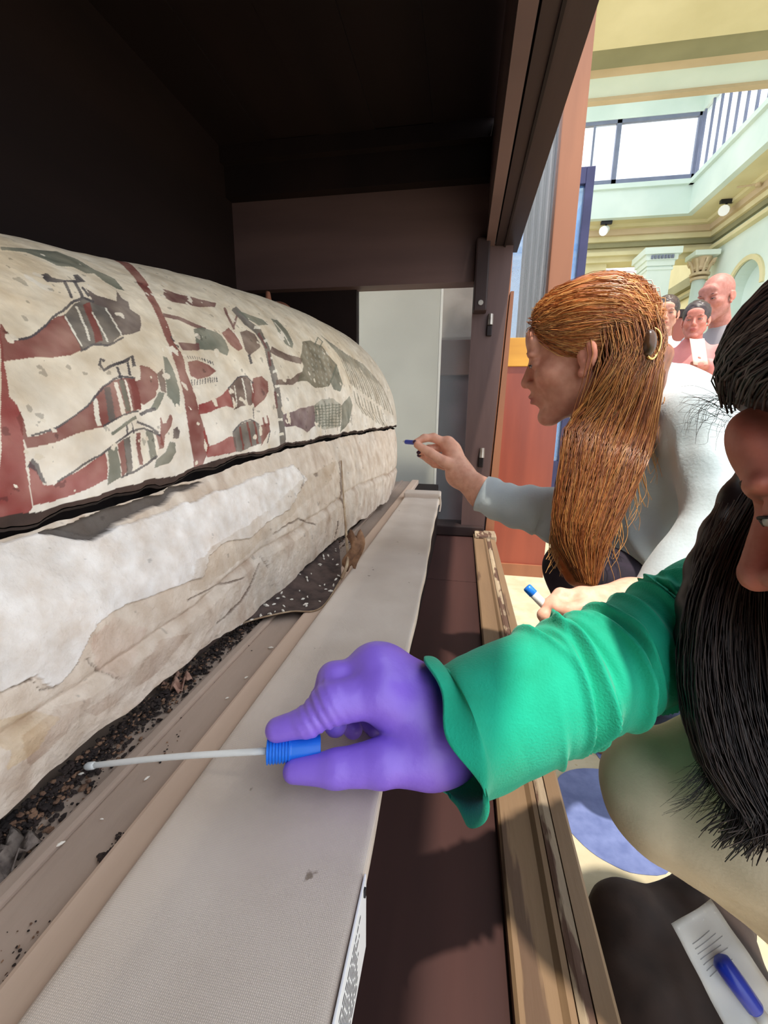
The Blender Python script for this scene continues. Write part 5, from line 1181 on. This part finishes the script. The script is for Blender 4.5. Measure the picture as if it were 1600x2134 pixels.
# beige trousers: bent knee, thigh and folded calf
M_beige = mat('beige_cotton', (218, 204, 178), (206, 192, 166), 30, 0.85, 0.12, 400)
knee = [rc(P(1378, 1640, .43), P(1640, 1690, .39), .054, .085, .03), rc(P(1395, 1680, .435), P(1650, 1800, .42), .050, .062, .03), rc(P(1640, 1690, .39), (.62, .16, -.50), .085, .12, .04), rc(P(1650, 1800, .42), (.58, .30, -.66), .062, .055, .04), rc((.58, .30, -.66), (.52, .42, -.84), .05, .045, .03)]
body('trousers', knee, .005, M_beige, w2, mod=lambda V: .0022 * np.sin((V @ np.array([2., -1., -5.])) * 16 + 2 * fbm(V, 8, 4, 2)) * np.clip(fbm(V, 7, 9, 2) + .3, 0, 1) + .0012 * fbm(V, 25, 5, 2))
# purple gloved hand pinching the swab cap
M_glove = mat('purple_nitrile', (148, 114, 230), (136, 102, 220), 14, 0.38, 0.12, 160, spec=0.5)
gw = PG(905, 1545, .428)
pm = [(PG(790, 1445, .418), .0215), (PG(775, 1402, .440), .0210), (PG(790, 1394, .462), .0200), (PG(815, 1400, .480), .018)]
gf_ = [([PG(785, 1444, .418), PG(690, 1466, .405), PG(642, 1503, .400), PG(578, 1521, .398)], [.0225, .0190, .0135, .0108]),
       ([pm[1][0], PG(698, 1418, .430), PG(672, 1466, .434), PG(700, 1512, .430)], [.0205, .0175, .0140, .011]),
       ([pm[2][0], PG(715, 1425, .470), PG(705, 1480, .475), PG(735, 1520, .462)], [.0185, .0135, .012, .0105]),
       ([pm[3][0], PG(760, 1440, .488), PG(755, 1490, .490), PG(780, 1520, .478)], [.016, .012, .0105, .009]),
       ([PG(880, 1570, .412), PG(795, 1590, .398), PG(700, 1602, .392), PG(614, 1606, .392)], [.0245, .0205, .0155, .0110])]
ia, ib = PG(700, 1470, .405), PG(640, 1508, .400)
def gl_fold(V):
    ax = (ib - ia) / np.linalg.norm(ib - ia); s = (V - ia) @ ax; L = np.linalg.norm(ib - ia)
    near = np.exp(-((s - L * .5) / (L * .55)) ** 2) * (np.linalg.norm(V - ia - s[:, None] * ax, axis=1) < .024)
    return .0009 * np.sin(s * 900) * near + .0006 * fbm(V, 45, 3, 2)
pm = [(q, r * G_) for q, r in pm]; gf_ = [(q, [x * G_ for x in r]) for q, r in gf_]
gv_ = hand_geo(gw, pm, gf_, .031 * G_) + chain([gw, PG(935, 1552, .43)], [.027, .029], .01) + [rc(gw, PG(880, 1570, .412), .0252, .022, .02), rc(PG(872, 1462, .445), PG(800, 1412, .445), .026, .022, .02), rc(gw, PG(872, 1462, .445), .026, .026, .02), rc(PG(858, 1440, .465), PG(810, 1405, .47), .022, .018, .02)]
body('purple_glove', gv_, .0019, M_glove, w2, mod=gl_fold)
body('forearm', [rc(PG(925, 1550, .43), PG(1100, 1455, .44), .024, .030, .01)], .004, M_skin, w2, color=lambda V: np.tile(col_attr((150, 96, 84)), (len(V), 1)))
cu = [PG(930, 1550, .43) + .0300 * (math.cos(a) * (CM.T @ np.array([-.32, -.85, .1])) + math.sin(a) * (CM.T @ np.array([.1, .1, .98]))) for a in np.linspace(0, 2 * math.pi, 25)]
MB().tube(cu, .0018, 6, False).build('glove_rolled_edge', M_glove, w2, True)

# ------------------------------------------------------------------ swabs, tube and pouch
M_blue = mat('blue_cap_plastic', (38, 128, 238), (30, 116, 228), 10, 0.28, spec=0.5); M_blue2 = mat('royal_blue_cap_plastic', (36, 62, 190), (30, 54, 178), 10, 0.28, spec=0.5)
M_swab = mat('white_swab_stick', (240, 242, 240), None, 5, 0.6); M_tubep = mat('clear_tube_plastic', (226, 234, 238), None, 5, 0.15, alpha=0.6)
def swab(tip, c0, c1, rc_, rs, lab, mc, ridges=True):
    tip, c0, c1 = map(np.asarray, (tip, c0, c1)); t = thing('swab', c0, lab, 'swab'); d = (c1 - c0) / np.linalg.norm(c1 - c0); L = np.linalg.norm(c1 - c0)
    n = 130; s = np.linspace(0, 1, n); r = np.where(s < .45, rc_ * (1 + .055 * np.sin(s * 110)), rc_ * (.93 + .03 * s)) if ridges else np.full(n, rc_)
    r = r.copy(); r[0] *= .88; r[-1] *= .86
    MB().tube([c0 + d * L * q for q in s], r, 24).build('cap', mc, t, True)
    MB().tube(spline([c0, c0 * .5 + tip * .5 + np.array([0, 0, .002]), tip], 14), rs, 8).build('stick', M_swab, t, True)
    e = (tip - c0) / np.linalg.norm(tip - c0); MB().tube([tip - e * .012, tip - e * .009, tip - e * .003, tip + e * .002], [rs, rs * 1.35, rs * 1.35, rs * .5], 10).build('tip', M_swab, t, True)
swab(on(2, 178, 1597, ZT + .012), PG(556, 1565, .398), PG(668, 1556, .406), .0101, .0027, 'swab with ridged bright blue cap held by the purple glove, white stick in the crevice', M_blue)
swab(P(840, 920, 1.11), P(846, 921, 1.09), P(874, 923, 1.045), .0056, .0016, 'small blue-capped swab held by bare fingers against the coffin head end', M_blue2, False)
tt = thing('sample_tube', P(1130, 1255, .69), 'white sample tube with a blue cap held upright in the resting hand', 'tube')
a, c = P(1097, 1223, .70), P(1168, 1296, .683); d = (c - a) / np.linalg.norm(c - a)
MB().tube([a, a + d * .002, a + d * .015, a + d * .016], [.0062, .0074, .0074, .0066], 18).build('cap', M_blue, tt, True)
MB().tube([a + d * .015, a + d * .03, c + d * .02, c + d * .024], [.0070, .0070, .0066, .003], 18).build('barrel', M_swab, tt, True)
br = thing('bracelet', P(1303, 1246, .735), 'thin pale bracelet on the wrist of the resting hand', 'bracelet')
ax_ = (P(1400, 1225, .735) - wr2); ax_ /= np.linalg.norm(ax_); b1 = np.cross(ax_, dv); b1 /= np.linalg.norm(b1); b2 = np.cross(ax_, b1)
MB().tube([wr2 + ax_ * .004 + .0285 * (math.cos(q) * b1 + math.sin(q) * b2) for q in np.linspace(0, 2 * math.pi, 33)], .0020, 6, False).build('band', M_swab, br, True)
MB().box(-.006, .006, -.001, .0015, -.004, .004, .0008).build('plate', M_metal, br)
br.children[-1].location = wr2 + ax_ * .004 - dv * .029
# peel pouch with another swab tube
po = thing('peel_pouch', P(1500, 2020, .42), 'crumpled white paper and clear film pouch holding a blue-capped swab in the lower right corner', 'pouch')
c4 = [P(1398, 1925, .445), P(1482, 1874, .450), P(1690, 2180, .395), P(1590, 2290, .385)]
rows = []; rows2 = []
nrm = np.cross(c4[1] - c4[0], c4[3] - c4[0]); nrm /= np.linalg.norm(nrm)
if nrm.dot(c4[0]) > 0: nrm = -nrm
for i in np.linspace(0, 1, 24):
    r, r2 = [], []
    for j in np.linspace(0, 1, 12):
        q = (c4[0] * (1 - j) + c4[1] * j) * (1 - i) + (c4[3] * (1 - j) + c4[2] * j) * i
        w_ = .0012 * math.sin(i * 9 + j * 4) + .0008 * math.sin(i * 23 - j * 7)
        r.append(q + nrm * w_); r2.append(q + nrm * (w_ + .0008 + .0095 * math.sin(math.pi * j) * math.sin(math.pi * min(1, .12 + i)) ** .5 * (1 if i > .12 else 0) + .0009 * math.sin(i * 50 + j * 21)))
    rows.append(r); rows2.append(r2)
sheet('paper_back', rows, mat('pouch_paper', (240, 240, 238), (228, 230, 230), 20, 0.8), po, .0003)
sheet('film_front', rows2, mat('pouch_film', (228, 232, 236), None, 8, 0.12, alpha=0.12, spec=0.5), po, .0002)
for k in range(7):
    i = .16 + k * .035; l = [((c4[0] * (1 - j) + c4[1] * j) * (1 - i) + (c4[3] * (1 - j) + c4[2] * j) * i) + nrm * (.0004 + .0012 * math.sin(i * 9 + j * 4) + .0008 * math.sin(i * 23 - j * 7)) for j in np.linspace(.18, .62 + .2 * ((k * 37) % 5) / 5, 10)]
    MB().tube(l, .00035, 4).build('print_line', mat('grey_print', (150, 152, 156), None, 5, 0.7), po)
ps = thing('pouched_swab', P(1510, 2030, .42), 'dark blue swab cap on a white tube inside the peel pouch', 'swab')
a, c = P(1490, 1990, .425) + nrm * .006, P(1640, 2200, .392) + nrm * .006; d = (c - a) / np.linalg.norm(c - a)
MB().tube([a, a + d * .003, a + d * .018, a + d * .040, a + d * .042], [.005, .0085, .0088, .0078, .0065], 20).build('cap', M_blue2, ps, True)
MB().tube([a + d * .042, a + d * .05, c], [.0062, .0062, .0062], 16).build('barrel', M_swab, ps, True)

# ------------------------------------------------------------------ visitors watching from the hall
def visitor(px, py, d, face, label, skin, hairc, cloth, legs, bald=False, long=False, s=.95, up=0.0):
    t = P(px, py, d); R = basis(np.array(face), (0, 0, 1)); g = thing('person', (t[0], t[1], FLOOR), label, 'person', 'visitors watching from the hall')
    T = lambda p: R @ (np.array(p, float) * s) + t
    body('head', xf(head_prims(), R, t, s), .0045, M_skin, g, color=skin_color(skin, R, t, s))
    face_details(R, t, s, g, brow=(50, 36, 32))
    nz = T((0, -.045, -.17)); sh_ = [T((-.17, -.05, -.24)), T((.17, -.05, -.24))]
    cl = [rc(nz, T((0, -.05, -.30)), .065, .12, .04), rc(sh_[0], sh_[1], .055, .055, .04), rc(T((-.06, -.05, -.35)), T((-.06, -.05, -.62)), .11, .11, .04), rc(T((.06, -.05, -.35)), T((.06, -.05, -.62)), .11, .11, .04)]
    for q, sgn in zip(sh_, (-1, 1)): cl += [rc(q, T((sgn * .21, -.05, -.50)), .05, .042, .03), rc(T((sgn * .21, -.05, -.50)), T((sgn * .12, .13, -.60 + (up if sgn < 0 else 0))), .04, .034, .02)]
    body('top', cl, .012, cloth, g, mod=lambda V: .004 * fbm(V, 14, 3, 2))
    fl = FLOOR - t[2]
    body('trousers', [rc(T((sg * .08, -.05, -.62)), np.array((*T((sg * .09, -.05, 0))[:2], FLOOR + .05)), .10, .05, .03) for sg in (-1, 1)] + [rc(np.array((*T((sg * .09, -.05, 0))[:2], FLOOR + .04)), np.array((*T((sg * .10, .13, 0))[:2], FLOOR + .035)), .04, .034, .02) for sg in (-1, 1)], .014, legs, g)
    for sg in (-1, 1):
        zh = -.60 + (up if sg < 0 else 0)
        body('hand', [rc(T((sg * .12, .13, zh)), T((sg * .06, .19, zh)), .03, .026, .01)] + [rc(T((sg * .06, .19, zh + .015 - .012 * k)), T((sg * .03, .22, zh + .02 - .014 * k)), .010, .008, .004) for k in range(4)] + [rc(T((sg * .09, .17, zh + .03)), T((sg * .06, .20, zh + .05)), .011, .008, .004)], .006, M_skin, g, color=lambda V: np.tile(col_attr(skin), (len(V), 1)))
    if not bald:
        hp_ = [el((0, -.022, .042), (.082, .102, .092), k=.01), el((0, .130, -.030), (.14, .096, .100), k=.01, op=-1)]
        if long: hp_ += [rc((sg * .068, -.02, .0), (sg * .075, .0, -.20), .030, .026, .02) for sg in (-1, 1)] + [rc((0, -.08, .0), (0, -.085, -.20), .05, .05, .02)]
        body('hair', xf(hp_, R, t, s), .005, M_dhair, g, mod=lambda V: .002 * np.sin(fbm(V, 30, 2, 2) * 6), color=lambda V: np.tile(col_attr(hairc), (len(V), 1)) * (1 + .3 * fbm(V, 90, 4, 3))[:, None])
    return g, T
M_tee = mat('white_tee', (232, 232, 232), (222, 222, 224), 10, 0.9); M_pink = mat('pink_shirt', (214, 140, 136), (198, 122, 120), 10, 0.9); M_greyt = mat('grey_shirt', (150, 146, 150), None, 10, 0.9); M_dk = mat('dark_trousers', (50, 46, 52), None, 10, 0.9)
v1, T1 = visitor(1387, 655, 3.35, (-.35, -.9, -.1), 'dark-haired visitor in a white shirt standing behind the red-haired woman', (206, 152, 130), (72, 56, 50), M_tee, M_dk, s=1.06)
body('dark_strap', [rc(T1((.10, .05, -.22)), T1((.04, .10, -.55)), .022, .022, .01)], .008, M_black, v1)
v2, T2 = visitor(1449, 668, 2.42, (-.45, -.85, -.1), 'smiling visitor in a pink shirt between the two other visitors', (196, 126, 112), (58, 42, 40), M_pink, M_dk, long=False, s=.80, up=.30)
v3, T3 = visitor(1492, 620, 2.75, (-.75, -.55, -.25), 'bald visitor standing nearest the dark-haired woman at the right', (178, 122, 110), (0, 0, 0), M_greyt, M_dk, bald=True, s=1.12)
pp = thing('pink_sheet', T2((-.10, .22, -.40)), 'pale pink sheet of paper held by the visitor in pink', 'paper')
q = T2((-.05, .215, -.21)); sheet('sheet', [[q + CM.T @ np.array([.05 * (i - .5) * 1.6 + .02 * j, .10 * (j - .5) * 1.4, .01 * math.sin(i * 3)]) for i in np.linspace(0, 1, 6)] for j in np.linspace(0, 1, 6)], mat('pink_paper', (236, 196, 180), None, 5, 0.8), pp)
dc = thing('dark_cabinet', (on(1, 1425, 650, 5.2)[0], 5.4, FLOOR), 'dark brown cabinet behind the visitors in the hall', 'cabinet')
xa, xb = on(1, 1408, 650, 5.2)[0], on(1, 1470, 650, 5.2)[0]; zz = on(1, 1425, 645, 5.2)[2]
MB().box(xa, xb, 5.2, 5.6, FLOOR, zz - .08).build('body', M_redwood, dc); MB().box(xa - .03, xb + .03, 5.17, 5.63, zz - .08, zz, .01).build('top', M_dkwood, dc)

# low dark brown mound with an uneven surface on the floor between the sill and the crouching women
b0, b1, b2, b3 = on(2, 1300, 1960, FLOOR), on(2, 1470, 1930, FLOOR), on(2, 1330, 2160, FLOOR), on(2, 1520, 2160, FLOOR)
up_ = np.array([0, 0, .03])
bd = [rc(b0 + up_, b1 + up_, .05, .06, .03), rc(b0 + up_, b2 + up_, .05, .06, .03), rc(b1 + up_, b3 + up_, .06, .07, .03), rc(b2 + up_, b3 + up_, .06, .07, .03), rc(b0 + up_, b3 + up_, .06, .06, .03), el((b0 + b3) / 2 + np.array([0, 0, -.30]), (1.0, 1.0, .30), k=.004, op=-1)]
tag(body('dark_mound', bd, .006, mat('dark_brown_matte', (52, 38, 32), (40, 29, 25), 20, 0.9, 0.2), None, mod=lambda V: .006 * fbm(V, 12, 3, 3)), 'low dark brown mound on the floor beside the case sill', 'mound')
